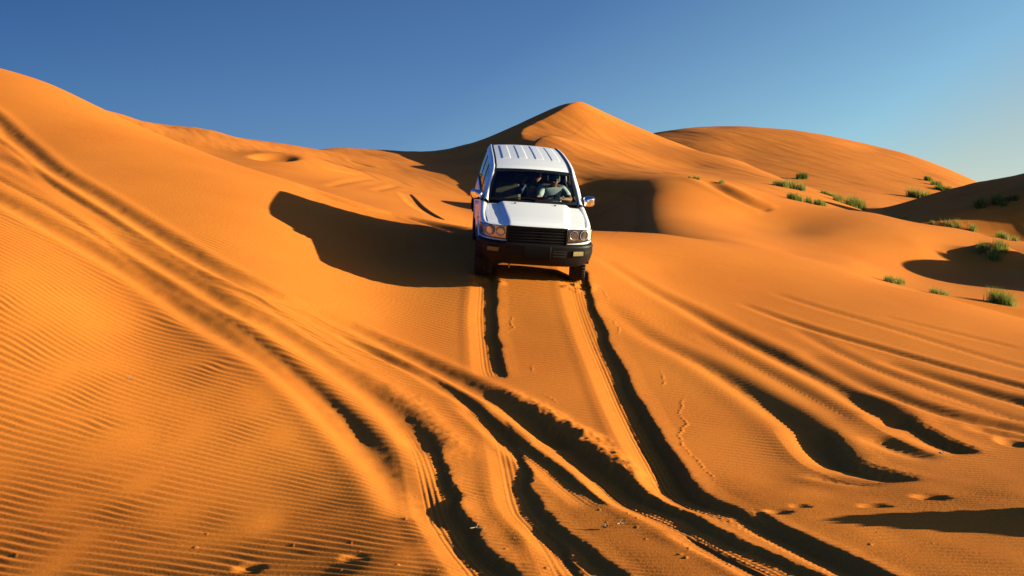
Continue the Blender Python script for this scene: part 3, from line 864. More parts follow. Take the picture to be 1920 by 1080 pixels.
# dark engine bay floor below the bonnet gaps
eb = MB(); eb.grid([[(x, y, .985 + .05 * (y + .7)) for x in np.linspace(-.80, .80, 5)] for y in np.linspace(-.62, .42, 6)]); eb.build("engine_bay", M_DARK, car)

# cowl, windscreen
cw = MB()
cw.grid([[(c * .835, .31 + .115 * c * c + d, 1.195 + dz - .035 * c * c * (1 - k)) for c in np.linspace(-1, 1, 25)] for d, dz, k in ((.0, -.05, 0), (.02, 0.0, 0), (.10, .028, .3), (.17, .05, .6))])
cw.build("cowl", M_TRIM, car)
def ws(c, t):
    """windscreen point: c -1..1 across, t 0..1 up"""
    xb, xt = .80, .672
    x = c * lerp(xb, xt, t)
    y = lerp(.345 + .115 * c * c, .925 + .06 * c * c, t)
    z = lerp(1.222, 1.70 + .03 * (1 - c * c), t) + .02 * math.sin(math.pi * t)
    return (x, y, z)
gl = MB(); gl.grid([[ws(c, t) for c in np.linspace(-.985, .985, 25)] for t in np.linspace(.01, .985, 13)])
wsc = gl.build("windscreen", M_WSG, car)
def off(p, d): return (p[0], p[1] - d * .62, p[2] + d * .78)
ft = MB()
def band(c0, c1, t0, t1, nc_, nt_):
    ft.grid([[off(ws(c, t), .004) for c in np.linspace(c0, c1, nc_)] for t in np.linspace(t0, t1, nt_)])
band(-1, -.945, .085, .935, 3, 13); band(.945, 1, .085, .935, 3, 13); band(-1, 1, 0, .085, 25, 3); band(-1, 1, .935, 1.0, 25, 3)
ft.build("windscreen_surround", M_TRIM, wsc)
for (c0, c1, t0) in ((-.62, .10, .03), (.02, .78, .03)):
    wp = MB()
    wp.tube([Vector(off(ws(lerp(c0, c1, k), .035 + .075 * math.sin(k * 2.6)), .022)) for k in np.linspace(0, 1, 8)], .012, 6)
    wp.build("wiper", M_TRIM, car)

# side glass, door pillars
def side_pt(y, h, o=0.0):
    zt_ = float(np.interp(y, railO[:, 1], railO[:, 2])); xt_ = float(np.interp(y, railO[:, 1], railO[:, 0]))
    z = lerp(1.182, zt_ + .004, h)
    x = lerp(.872, xt_ - .004, h) + .012 * math.sin(math.pi * h) + o
    return x, y, z
for sg in (1, -1):
    for (y0, y1, mat, nm) in ((.56, 1.56, M_SIDE if sg > 0 else M_TINT, "door_window"), (1.66, 2.60, M_TINT, "door_window"), (2.70, 3.44, M_TINT, "quarter_window")):
        w = MB(); w.grid([[(lambda p: (sg * p[0], p[1], p[2]))(side_pt(y, h)) for h in np.linspace(0, 1, 8)] for y in np.linspace(y0, y1, 16)], flip=sg < 0)
        w.build(nm, mat, car)
    for (y0, y1) in ((1.55, 1.67), (2.59, 2.71)):
        w = MB(); w.grid([[(lambda p: (sg * p[0], p[1], p[2]))(side_pt(y, h, .006)) for h in np.linspace(0, 1, 8)] for y in np.linspace(y0, y1, 3)], flip=sg < 0)
        w.build("door_pillar", M_TRIM, car)
    # belt moulding, door handles, door gaps
    w = MB(); w.tube([(sg * .885, y, 1.188) for y in np.linspace(.60, 3.45, 20)], .011, 6); w.build("belt_moulding", M_TRIM, car)
    for y in (1.42, 2.48):
        w = MB(); w.box((sg * .965, y, 1.0), (.035, .20, .035), r=.01); w.build("door_handle", M_CHROME, car)
    for y in (.52, 1.60, 2.62):
        w = MB()
        zz = np.linspace(max(z_bot(1, y), .53), 1.13, 14)
        w.grid([[(sg * (out_x(y) - inset(z) + .0015), y + dy, z) for dy in (-.005, .005)] for z in zz], flip=sg < 0); w.build("door_gap", M_TRIM, body_o)
    w = MB(); w.box((sg * .86, 1.43, .44), (.14, 1.75, .05), r=.02); w.build("side_step", M_BLACK, car)
    w = MB(); w.box((sg * .953, .30, .93), (.014, .08, .035), r=.005); w.build("side_repeater", M_AMBER, car)

# front: grille, lamps, bumper
def y_front(x): return float(np.interp(abs(x), half[:60, 0], half[:60, 1]))
grl = MB()
grl.grid([[(x, y_front(x) - .012, z) for x in np.linspace(-.485, .485, 13)] for z in (.73, 1.035)])
for k in range(6):
    z = .768 + k * .048
    sl_ = []
    for x in np.linspace(-.47, .47, 13):
        yf = y_front(x)
        sl_.append([(x, yf - .014, z - .014), (x, yf - .036, z - .010), (x, yf - .030, z + .006), (x, yf - .014, z + .014)])
    grl.grid(sl_)
for x in (-.487, .487): grl.box((x, y_front(x) - .018, .885), (.022, .05, .30), r=.006)
for z in (.742, 1.03):
    grl.grid([[(x, y_front(x) - a, z + b) for a, b in ((.012, -.012), (.042, -.010), (.042, .010), (.012, .014))] for x in np.linspace(-.49, .49, 13)])
grl.build("grille", M_BLACK, car)

def fr_pt(x, z, d):
    """a point on the front outline at lateral position |x| pushed out by d"""
    # walk along the outline by arc so that the lamps wrap round the corner
    i = np.argmin(np.abs(arcs - x))
    p, nn = half[i], nrm[i]
    return p[0] + nn[0] * d, p[1] + nn[1] * d, z
arcs = np.r_[0, np.cumsum(np.linalg.norm(np.diff(half, axis=0), axis=1))]
for sg in (1, -1):
    def fp(s, z, d):
        p = fr_pt(s, z, d); return (sg * p[0], p[1], p[2])
    S0, S1 = .50, 1.045
    def top(s): return 1.026 - .02 * ((s - S0) / (S1 - S0)) ** 2
    def bot(s): return .815 + .02 * ((s - S0) / (S1 - S0)) ** 2
    hl = MB()
    hl.grid([[fp(s, lerp(bot(s), top(s), t), .014) for t in np.linspace(0, 1, 5)] for s in np.linspace(S0, S1, 20)], flip=sg > 0)
    lamp = hl.build("headlight", M_REFL, car)
    for (s, r) in ((.605, .072), (.775, .078)):
        p0 = np.array(fp(s, .932, .012)); i = np.argmin(np.abs(arcs - s)); n3 = np.array((sg * nrm[i][0], nrm[i][1], 0)); t3 = np.array((n3[1], -n3[0], 0))
        bw = MB(); rg = []
        for (rr_, dp) in ((r, .024), (r * .97, .014), (r * .8, .010), (r * .45, .008), (r * .2, .007)):
            rg.append([tuple(p0 + n3 * dp + (t3 * math.cos(a) + np.array((0, 0, 1)) * math.sin(a)) * rr_) for a in np.linspace(0, 2 * math.pi, 24, endpoint=False)])
        bw.grid(rg, closed_v=True)
        bw.fan([tuple(p0 + n3 * .012 + (t3 * math.cos(a) + np.array((0, 0, 1)) * math.sin(a)) * r * .22) for a in np.linspace(0, 2 * math.pi, 12, endpoint=False)])
        bw.build("reflector", M_BOWL, lamp)
        rm = MB(); rm.tube([tuple(p0 + n3 * .024 + (t3 * math.cos(a) + np.array((0, 0, 1)) * math.sin(a)) * r) for a in np.linspace(0, 2 * math.pi, 25)], .006, 5, False); rm.build("reflector_rim", principled("lamp_rim", (.30, .30, .31), .3) if sg > 0 and s < .7 else bpy.data.materials["lamp_rim"], lamp)
    ind = MB(); ind.grid([[fp(s, lerp(bot(s) + .02, top(s) - .02, t), .014) for t in np.linspace(0, 1, 4)] for s in np.linspace(.90, 1.03, 8)], flip=sg > 0)
    ind.build("indicator", principled("indicator_lens", (.62, .44, .32), .2) if sg > 0 else bpy.data.materials["indicator_lens"], lamp)
    ln = MB(); ln.grid([[fp(s, lerp(bot(s), top(s), t), .034 * math.sin(math.pi * min(1, max(0, .12 + .76 * t))) ** .5) for t in np.linspace(0, 1, 7)] for s in np.linspace(S0, S1, 20)], flip=sg > 0)
    ln.build("lens", M_LENS, lamp)
    fm = MB()
    loop = [fp(s, top(s), .02) for s in np.linspace(S0, S1, 16)] + [fp(S1, lerp(top(S1), bot(S1), t), .02) for t in (.3, .7)] + [fp(s, bot(s), .02) for s in np.linspace(S1, S0, 16)]
    fm.tube(loop + [loop[0]], .0065, 6, False); fm.build("lamp_seal", M_TRIM, lamp)

bmp = MB()
prof_b = [(.66, -.10), (.772, -.06), (.776, .0), (.77, .035), (.75, .055), (.72, .062), (.70, .056), (.64, .062), (.56, .060), (.48, .05), (.42, .032), (.395, .0), (.40, -.10), (.41, -.30)]
ib = [i for i in range(len(half)) if half[i, 1] < -.43]
for sg in (1, -1):
    g_ = []
    for i in ib:
        x, y = half[i]; nn = nrm[i]
        k = 1.0 if i < len(ib) - 4 else (len(ib) - 1 - i) / 4 * .5 + .5
        q = []
        for (z, d) in prof_b:
            dd = d * (k if d > 0 else 1)
            zz = z
            if z < .6: zz = lerp(z, z + .07, max(0, (abs(x) - .70) / .25))
            q.append((sg * max(0, x + nn[0] * dd), y + nn[1] * dd + (.02 if z < .5 else 0), zz))
        g_.append(q)
    bmp.grid(g_, flip=sg > 0)
    bmp.fan([tuple(p) for p in g_[-1]])
bump = bmp.build("front_bumper", M_BLACK, car)
pl = MB(); pl.box((0.02, y_front(0) - .068, .628), (.44, .018, .225), r=.006)
pl.build("plate_holder", principled("plate_black", (.005, .005, .0055), .6, spec=.15), bump)
for x0, x1 in ((-.50, -.24), (.28, .50)):
    it = MB()
    for z in (.575, .62, .665):
        it.grid([[(x, y_front(x) - .066, z - .012), (x, y_front(x) - .070, z), (x, y_front(x) - .066, z + .012)] for x in np.linspace(x0, x1, 5)])
    it.build("intake_slot", principled("slot_black", (.003, .003, .003), .9) if x0 < 0 else bpy.data.materials["slot_black"], bump)
for sg in (1, -1):
    fg = MB(); c = np.array(fr_pt(.70, .635, .062))
    i = np.argmin(np.abs(arcs - .70)); ang = math.atan2(nrm[i][0], -nrm[i][1])
    R_ = Matrix.Rotation(sg * ang, 3, 'Z')
    fg.box((sg * c[0], c[1] + .004, c[2]), (.215, .03, .092), R_, r=.012)
    f0 = fg.build("fog_lamp", M_AMBER if sg < 0 else M_FOG, bump)
    fm = MB()
    ring_ = [(dx, dz) for dx, dz in ((-.105, -.045), (.105, -.045), (.105, .045), (-.105, .045), (-.105, -.045))]
    fm.tube([Vector((sg * c[0], c[1] - .012, c[2])) + R_ @ Vector((dx, 0, dz)) for dx, dz in ring_], .009, 6); fm.build("fog_lamp_frame", M_BLACK, f0)
hk = MB(); hk.tube([(-.42, -.72, .40), (-.42, -.80, .37), (-.42, -.78, .33), (-.42, -.70, .34)], .012, 8); hk.build("tow_hook", M_RIM, car)

# mirrors
for sg in (1, -1):
    mr_ = MB(); rg = []
    cx_, cy_, cz_ = sg * .985, .60, 1.275
    for (dy, k) in ((-.075, .45), (-.065, .72), (-.04, .92), (0, 1.0), (.035, 1.0), (.05, .95)):
        rg.append([(cx_ + sg * .0 + .108 * k * math.copysign(abs(math.cos(a)) ** .55, math.cos(a)), cy_ + dy + sg * .25 * (.108 * math.cos(a)), cz_ + .085 * k * math.copysign(abs(math.sin(a)) ** .6, math.sin(a))) for a in np.linspace(0, 2 * math.pi, 28, endpoint=False)])
    mr_.grid(rg, closed_v=True); mr_.fan(rg[0], True); mr_.fan(rg[-1])
    mo = mr_.build("wing_mirror", M_CHROME, car)
    ar = MB(); ar.tube([(sg * .87, .64, 1.20), (sg * .90, .62, 1.205), (sg * .93, .61, 1.225)], [.03, .026, .03], 8); ar.build("mirror_arm", M_PAINT, mo)
    tp = MB(); tp.grid([[(sg * .874, .50, 1.185), (sg * .879, .62, 1.185)], [(sg * .852, .62, 1.29), (sg * .868, .68, 1.29)]]); 
    tp.build("mirror_base", M_TRIM, mo)

# wheels
def wheel(x, y, steer, sg):
    e = bpy.data.objects.new("wheel", None); COL.objects.link(e); e.parent = car
    e.location = (x, y, .40); e.rotation_euler = (0, 0, steer)
    ty = MB()
    pr = [(-.105, .215), (-.125, .25), (-.138, .31), (-.132, .355), (-.115, .378), (-.09, .389), (-.045, .394), (0, .395), (.045, .394), (.09, .389), (.115, .378), (.132, .355), (.138, .31), (.125, .25), (.105, .215)]
    ty.lathe(pr, (0, 0, 0), n=56)
    for k in range(42):
        a = 2 * math.pi * k / 42
        for xx, sh in ((-.105, 0), (.105, .5), (-.035, .25), (.035, .75)):
            a2 = a + sh * 2 * math.pi / 42
            R_ = Matrix.Rotation(a2, 3, 'X')
            ty.box(R_ @ Vector((xx, 0, .388 if abs(xx) > .1 else .394)), (.052, .034, .022), R_, r=.003)
    t_o = ty.build("tyre", M_TYRE, e)
    ri = MB()
    ri.lathe([(-.10, .0), (-.10, .218), (.095, .225), (.115, .22), (.105, .205), (.075, .19), (.05, .15), (.06, .10), (.085, .075), (.09, .0)], (0, 0, 0), n=36, sgn=sg)
    for k in range(5):
        a = 2 * math.pi * k / 5
        ri.lathe([(0, .012), (.02, .012), (.02, 0)], (sg * .055, .12 * math.cos(a), .12 * math.sin(a)), n=6, sgn=sg)
    ri.build("rim", M_RIM, e)
STEER = math.radians(-7)
for wy in (0, 2.85):
    for sg in (-1, 1): wheel(sg * .81, wy, STEER if wy == 0 else 0, sg)

# underneath
ub = MB()
ub.box((0, 1.75, .56), (1.50, 4.2, .12), r=.02)
for sx in (-.42, .42): ub.box((sx, 1.6, .46), (.10, 4.4, .13), r=.02)
ub.tube([(-.75, 2.85, .42), (.75, 2.85, .42)], .055, 10); ub.box((.1, 2.83, .42), (.30, .26, .26), r=.08)
ub.tube([(-.78, 0, .40), (-.3, .02, .43), (.3, .02, .43), (.78, 0, .40)], .035, 10); ub.box((.12, .05, .43), (.34, .30, .22), r=.07)
for sg in (-1, 1):
    ub.tube([(sg * .72, -.02, .34), (sg * .35, -.12, .42)], .03, 8); ub.tube([(sg * .72, .02, .34), (sg * .35, .3, .42)], .03, 8)
ub.box((0, -.35, .47), (.9, .5, .05), r=.015)
ub.build("underbody", M_DARK, car)
for sg in (-1, 1):
    for ya in (0, 2.85):
        li = MB(); li.grid([[(sg * xx, ya + .485 * math.cos(a), .40 + .485 * math.sin(a)) for xx in (.56, .93)] for a in np.linspace(0, math.pi, 20)])
        li.grid([[(sg * .56, ya + r_ * math.cos(a), .40 + r_ * math.sin(a)) for r_ in (0, .485)] for a in np.linspace(0, math.pi, 20)])
        li.build("wheel_arch_liner", M_DARK, car)
bk = MB()
i2 = [i for i in range(len(half)) if half[i, 1] > 3.35]
for sg in (1, -1):
    bk.grid([[(sg * max(0, half[i, 0] + nrm[i][0] * d), half[i, 1] + nrm[i][1] * d, z) for z, d in ((.45, -.1), (.45, .03), (.55, .06), (.68, .06), (.72, .03), (.72, -.05))] for i in i2])
bk.build("rear_bumper", M_BLACK, car)

# cabin
cb = MB()
cb.grid([[(x, y, .63) for x in (-.84, .84)] for y in np.linspace(.3, 3.85, 4)])
cb.grid([[(x, .42, z) for x in (-.84, .84)] for z in (.6, 1.10)])
cb.grid([[(x, 3.84, z) for x in (-.80, .80)] for z in (.6, 1.25)])
for sg in (-1, 1): cb.grid([[(sg * .83, y, z) for y in (.45, 3.8)] for z in (.6, 1.17)])
cb.grid([[(x, y, roof_z(0, y) - .055 - .06 * (x / .64) ** 2) for x in np.linspace(-.635, .635, 7)] for y in np.linspace(1.02, 3.66, 12)])
cb.build("cabin_lining", M_CABIN, car)
ds = MB()
ds.grid([[(c * .80, y + .10 * c * c, z + (.035 * math.exp(-((c - .52) / .26) ** 2) if 0 < k < 4 else 0)) for c in np.linspace(-1, 1, 33)] for k, (y, z) in enumerate(((.42, 1.12), (.50, 1.165), (.66, 1.185), (.80, 1.175), (.86, 1.13), (.84, .95), (.78, .75)))])
ds.build("dashboard", M_DASH, car)
st = MB(); Rst = Matrix.Rotation(math.radians(-62), 3, 'X')
sc_ = Vector((.41, 1.00, 1.12))
st.tube([sc_ + Rst @ Vector((.19 * math.cos(a), .19 * math.sin(a), 0)) for a in np.linspace(0, 2 * math.pi, 29)], .015, 7, False)
for a in (0, math.pi, -math.pi / 2): st.tube([sc_, sc_ + Rst @ Vector((.18 * math.cos(a), .18 * math.sin(a), 0))], .016, 6)
st.tube([sc_, sc_ + Vector((0, -.22, -.07))], .03, 8)
st.build("steering_wheel", M_TRIM, car)
def seat(x, y, w, headx):
    s_ = MB()
    s_.box((x, y, .80), (w, .50, .17), Matrix.Rotation(math.radians(6), 3, 'X'), r=.06)
    s_.box((x, y + .30, 1.12), (w, .15, .56), Matrix.Rotation(math.radians(-10), 3, 'X'), taper=.88, r=.06)
    so = s_.build("seat", M_SEAT, car)
    for hx in headx:
        h_ = MB(); h_.box((x + hx, y + .37, 1.50), (.28, .11, .18), Matrix.Rotation(math.radians(-8), 3, 'X'), r=.05)
        for q in (-.06, .06): h_.tube([(x + hx + q, y + .36, 1.36), (x + hx + q, y + .37, 1.46)], .008, 6)
        h_.build("headrest", M_SEAT, so)
seat(-.41, 1.22, .54, (0,)); seat(.41, 1.22, .54, (0,)); seat(0, 2.20, 1.36, (-.42, .42))
rm = MB(); rm.box((0, .99, 1.625), (.24, .03, .065), Matrix.Rotation(math.radians(10), 3, 'X'), r=.012); rm.tube([(0, .98, 1.66), (0, .95, 1.70)], .01, 6)
rm.build("interior_mirror", M_TRIM, car)
# ------------------------------------------------------------------ the two people in the car
M_SKIN = principled("skin_brown", (.27, .12, .06), .5)
M_SKIN2 = principled("skin_tan", (.55, .27, .16), .5)
M_WHITE = principled("white_cotton", (.52, .56, .60), .9)
M_NAVY = principled("navy_cotton", (.030, .050, .095), .9)
M_KHAKI = principled("trouser_cloth", (.12, .10, .08), .9)
M_CAP = principled("green_cap_cloth", (.02, .22, .12), .8)
M_HAIR = principled("dark_hair", (.012, .010, .009), .6)
M_SHADE = principled("sunglass_lens", (.004, .004, .005), .12)
def skin_obj(name, verts, edges, rad, roots, mat, parent=None, sub=2):
    me_ = bpy.data.meshes.new(name)
    me_.from_pydata([tuple(v) for v in verts], edges, [])
    me_.materials.append(mat)
    o = bpy.data.objects.new(name, me_)
    COL.objects.link(o)
    if parent is not None: o.parent = parent
    sk_ = o.modifiers.new("skin", 'SKIN'); sk_.use_smooth_shade = True
    for i, d in enumerate(me_.skin_vertices[0].data):
        r = rad[i]; d.radius = r if isinstance(r, tuple) else (r, r); d.use_root = i in roots
    ss = o.modifiers.new("round", 'SUBSURF'); ss.levels = ss.render_levels = sub
    return o
def person(spec, label, skin, top_m, cap_m):
    V, E_, Rd, roots = [], [], [], []
    def add(p, r, link=None):
        V.append(Vector(p)); Rd.append(r)
        if link is not None: E_.append((link, len(V) - 1))
        return len(V) - 1
    pel = add(spec['hip'], (.15, .12)); roots.append(pel)
    bel = add(Vector(spec['hip']).lerp(Vector(spec['chest']), .5), (.14, .11), pel)
    che = add(spec['chest'], (.155, .115), bel)
    nk = add(spec['neck'], .056, che)
    h = Vector(spec['head']); f = Vector(spec['face']).normalized()
    jaw = add(h + Vector((0, 0, -.075)) + f * .022, (.058, .062), nk)
    mid = add(h, (.076, .092), jaw)
    top = add(h + Vector((0, 0, .075)) - f * .005, (.066, .078), mid)
    no_ = add(h + f * .098 + Vector((0, 0, -.022)), .011, mid)
    side = Vector((0, 0, 1)).cross(f)
    for sg in (-1, 1): add(h + side * sg * .084 + Vector((0, 0, -.01)), (.010, .022), mid)
    arms = []
    for a in spec['arms']:
        sh = add(a[0], .066, che); el = add(a[1], .046, sh); fa = add(Vector(a[1]).lerp(Vector(a[2]), .35), .043, el); wr = add(a[2], .029, fa)
        d = (Vector(a[2]) - Vector(a[1])).normalized()
        bend = Vector(a[3]).normalized(); ac = d.cross(bend).normalized()
        pm = add(Vector(a[2]) + d * .05, (.038, .020), wr)
        pk = add(Vector(a[2]) + d * .085, (.036, .016), pm)
        arms.append((sh, el, wr))
        for k, (o_, L) in enumerate(((-.030, .070), (-.010, .080), (.010, .074), (.029, .058))):
            b = V[pk] + ac * o_ - d * .012
            c1 = b + d * L * .45 + bend * L * .08 * a[4]; c2 = c1 + d * L * .33 * (1 - .4 * a[4]) + bend * L * .30 * a[4]; c3 = c2 + d * L * .22 * (1 - .8 * a[4]) + bend * L * .26 * a[4]
            i0_ = add(b, .0092); roots.append(i0_); i1 = add(c1, .0088, i0_); i2_ = add(c2, .008, i1); add(c3, .0066, i2_)
        b = V[wr] + d * .035 - ac * .028
        t0 = add(b, .011); roots.append(t0); t1 = add(b - ac * .026 + d * .026 + bend * .012, .0105, t0); add(b - ac * .034 + d * .055 + bend * .02, .0085, t1)
    for l_ in spec['legs']:
        th = add(l_[0], .085, pel); kn = add(l_[1], .058, th); an = add(l_[2], .038, kn); add(Vector(l_[2]) + Vector((0, -.14, -.03)), (.04, .026), an)
    o = skin_obj("person", V, E_, Rd, roots, skin)
    o.matrix_world = car.matrix_world.copy()
    o["label"], o["category"] = label, "person"
    # shirt with sleeves
    sv, se, sr = [], [], []
    def sadd(p, r, link=None):
        sv.append(Vector(p)); sr.append(r)
        if link is not None: se.append((link, len(sv) - 1))
        return len(sv) - 1
    p0 = sadd(V[pel] + Vector((0, 0, .02)), (.168, .135)); p1 = sadd(V[bel], (.160, .13), p0); p2 = sadd(V[che], (.176, .135), p1); p3 = sadd(V[che].lerp(V[nk], .78), .066, p2)
    for (sh, el, wr) in arms:
        q = sadd(V[sh], .082, p2)
        q2 = sadd(V[sh].lerp(V[el], .75), .064, q)
        if spec.get('long'):
            q3 = sadd(V[el], .058, q2); sadd(V[el].lerp(V[wr], .85), .042, q3)
    skin_obj("shirt", sv, se, sr, [0], top_m, o)
    tv, te, tr_ = [V[pel]], [], [(.17, .135)]
    for l_ in spec['legs']:
        for k, (p, r) in enumerate(zip(l_, (.102, .075, .058))):
            tv.append(Vector(p)); tr_.append(r); te.append((0 if k == 0 else len(tv) - 2, len(tv) - 1))
    skin_obj("trousers", tv, te, tr_, [0], M_KHAKI, o)
    # hair, cap, sunglasses follow the head
    def ell(name, c, rx, ry, rz, mat, z0=-1.0, cut=None):
        m_ = MB(); g_ = []
        for t in np.linspace(math.asin(max(-1, z0)), math.pi / 2, 9):
            g_.append([tuple(Vector(c) + side * rx * math.cos(t) * math.cos(a) + f * ry * math.cos(t) * math.sin(a) + Vector((0, 0, rz * math.sin(t)))) for a in np.linspace(0, 2 * math.pi, 20, endpoint=False)])
        m_.grid(g_, closed_v=True)
        return m_
    hair = ell("hair", h - f * .020 + Vector((0, 0, .03)), .092, .098, .105, M_HAIR, -.45)
    hair.build("hair", M_HAIR, o)
    if cap_m is not None:
        cp = ell("cap", h + Vector((0, 0, .055)), .100, .112, .095, cap_m, 0.0)
        br = []
        for t in np.linspace(0, 1, 5):
            br.append([tuple(h + Vector((0, 0, .060 - .022 * t)) + side * .085 * c * (1 - .15 * t) + f * (.09 + (.075 * t) * (1 - .5 * c * c) - .035 * c * c)) for c in np.linspace(-1, 1, 9)])
        cp.grid(br)
        cp.build("cap", cap_m, o)
    if spec.get('glasses'):
        sg_ = MB()
        for s in (-1, 1):
            cpt = h + f * .094 + side * s * .034 + Vector((0, 0, .012))
            ring = [cpt + side * .030 * math.cos(a) + Vector((0, 0, .021 * math.sin(a))) - f * .012 * abs(math.cos(a)) for a in np.linspace(0, 2 * math.pi, 16, endpoint=False)]
            sg_.fan([tuple(q) for q in ring])
            sg_.tube([cpt + side * s * .03, h + side * s * .088 + Vector((0, 0, .012))], .004, 5)
        sg_.tube([h + f * .098 + side * q + Vector((0, 0, .016)) for q in (-.012, .012)], .004, 5)
        sg_.build("sunglasses", M_SHADE, o)
    else:
        for s in (-1, 1):
            e_ = MB(); e_.lathe([(-.012, 0), (-.008, .009), (0, .012), (.008, .009), (.012, 0)], tuple(h + f * .080 + side * s * .033 + Vector((0, 0, .012))), 'Z', 12)
            e_.build("eye", M_HAIR, o)
    mo_ = MB(); mo_.tube([h + f * .088 + side * q + Vector((0, 0, -.062)) for q in (-.022, 0, .022)], .006, 6); mo_.build("mouth", principled("lip", (.22, .07, .05), .5) if cap_m is not None else bpy.data.materials["lip"], o)
    return o
person(dict(hip=(.41, 1.20, .97), chest=(.41, 1.33, 1.25), neck=(.41, 1.32, 1.40), head=(.40, 1.24, 1.515), face=(-.12, -1, -.05),
            arms=[((.60, 1.29, 1.34), (.72, 1.10, 1.20), (.60, .94, 1.235), (-.6, -.3, -.6), .9), ((.22, 1.29, 1.34), (.10, 1.10, 1.17), (.22, .97, 1.215), (.6, -.3, -.6), .9)],
            legs=[((.50, 1.10, .93), (.54, .78, .98), (.54, .55, .70)), ((.32, 1.10, .93), (.28, .78, .98), (.30, .55, .70))], glasses=True),
       "person driving in green cap, sunglasses and white short-sleeved shirt, hands on the steering wheel", M_SKIN, M_WHITE, M_CAP)
person(dict(hip=(.06, 1.80, .92), chest=(.06, 1.68, 1.24), neck=(.08, 1.62, 1.41), head=(.115, 1.55, 1.545), face=(.10, -1, -.08), long=True,
            arms=[((.25, 1.62, 1.34), (.30, 1.46, 1.12), (.20, 1.28, 1.08), (-.4, -.5, -.5), .5), ((-.13, 1.62, 1.34), (-.20, 1.42, 1.22), (-.13, 1.36, 1.44), (.1, -1, .1), .35)],
            legs=[((.15, 1.75, .90), (.17, 1.45, .96), (.14, 1.35, .72)), ((-.03, 1.75, .90), (-.05, 1.45, .96), (-.04, 1.35, .72))]),
       "person in dark blue long-sleeved top leaning between the front seats with one hand raised", M_SKIN2, M_NAVY, None)

# ------------------------------------------------------------------ grass clumps in the hollows
def grass_mat(name, c1, c2, tip):
    m, n, l = new_mat(name)
    b = n["Principled BSDF"]; b.inputs["Roughness"].default_value = .65; b.inputs["Specular IOR Level"].default_value = .2
    geo = n.new("ShaderNodeNewGeometry"); no = n.new("ShaderNodeTexNoise"); no.inputs["Scale"].default_value = 9
    l.new(geo.outputs["Position"], no.inputs["Vector"])
    r = n.new("ShaderNodeValToRGB"); r.color_ramp.elements[0].position, r.color_ramp.elements[1].position = .35, .65
    r.color_ramp.elements[0].color = (*c1, 1); r.color_ramp.elements[1].color = (*c2, 1)
    el = r.color_ramp.elements.new(.78); el.color = (*tip, 1)
    l.new(no.outputs["Fac"], r.inputs["Fac"]); l.new(r.outputs["Color"], b.inputs["Base Color"])
    tl_ = n.new("ShaderNodeBsdfTranslucent"); l.new(r.outputs["Color"], tl_.inputs[0])
    mx = n.new("ShaderNodeMixShader"); mx.inputs[0].default_value = .4
    l.new(b.outputs[0], mx.inputs[1]); l.new(tl_.outputs[0], mx.inputs[2]); l.new(mx.outputs[0], n["Material Output"].inputs["Surface"])
    return m
G_GREEN = grass_mat("grass_green", (.22, .235, .035), (.38, .37, .065), (.52, .45, .14))
G_DRY = grass_mat("grass_dry", (.28, .27, .04), (.46, .40, .09), (.58, .46, .17))
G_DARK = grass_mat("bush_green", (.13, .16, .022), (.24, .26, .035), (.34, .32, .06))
def clump(px, py, wpx, hpx, label, mat, dens=1.0, spread=.35, seed=0):
    x, y = unproject(px, py)
    k = y / FPX
    W, Hh = wpx * k, hpx * k
    rnd = random.Random(seed * 31 + int(px))
    m_ = MB()
    heads = max(1, int(W / max(.15, Hh * .42)))
    n = int(min(2600, 110 * heads * dens))
    hub = [(rnd.uniform(-.5, .5) * W * .82, rnd.gauss(0, .16) * min(W, 1.2), rnd.uniform(.6, 1.05)) for _ in range(heads)]
    for i in range(n):
        hx, hy, hs = hub[rnd.randrange(heads)]
        r = min(W * .5, Hh * .55)
        bx, by = hx + rnd.gauss(0, .33) * r, hy + rnd.gauss(0, .33) * r
        a = rnd.uniform(0, 2 * math.pi); lean = abs(rnd.gauss(0, spread)) + .05
        L = Hh * hs * rnd.uniform(.55, 1.08)
        dx, dy = math.cos(a), math.sin(a)
        w = rnd.uniform(.004, .008) * (y / 30)
        sx, sy = -dy * w, dx * w
        z0 = -.04
        pts = []
        for t in (0, .4, .75, 1):
            o_ = L * lean * t ** 1.7
            pts.append((bx + dx * o_, by + dy * o_, z0 + L * t * (1 - .25 * lean * t), 1 - t * .9))
        b0 = len(m_.v)
        for (qx, qy, qz, ww) in pts:
            m_.v += [(qx + sx * ww, qy + sy * ww, qz), (qx - sx * ww, qy - sy * ww, qz)]
        for j in range(3):
            m_.f.append((b0 + 2 * j, b0 + 2 * j + 1, b0 + 2 * j + 3, b0 + 2 * j + 2))
    # keep the base of each blade on the slope
    vx = np.array(m_.v)
    gz = ground(x + vx[:, 0], y + vx[:, 1])
    z00 = ground1(x, y)
    vx[:, 2] += gz - z00
    m_.v = [tuple(q) for q in vx]
    o = m_.build("grass_clump", mat, None, smooth=False, fix=False)
    o.location = (x, y, z00)
    o["label"], o["category"], o["group"] = label, "grass clump", "grass clumps in the dune hollows"
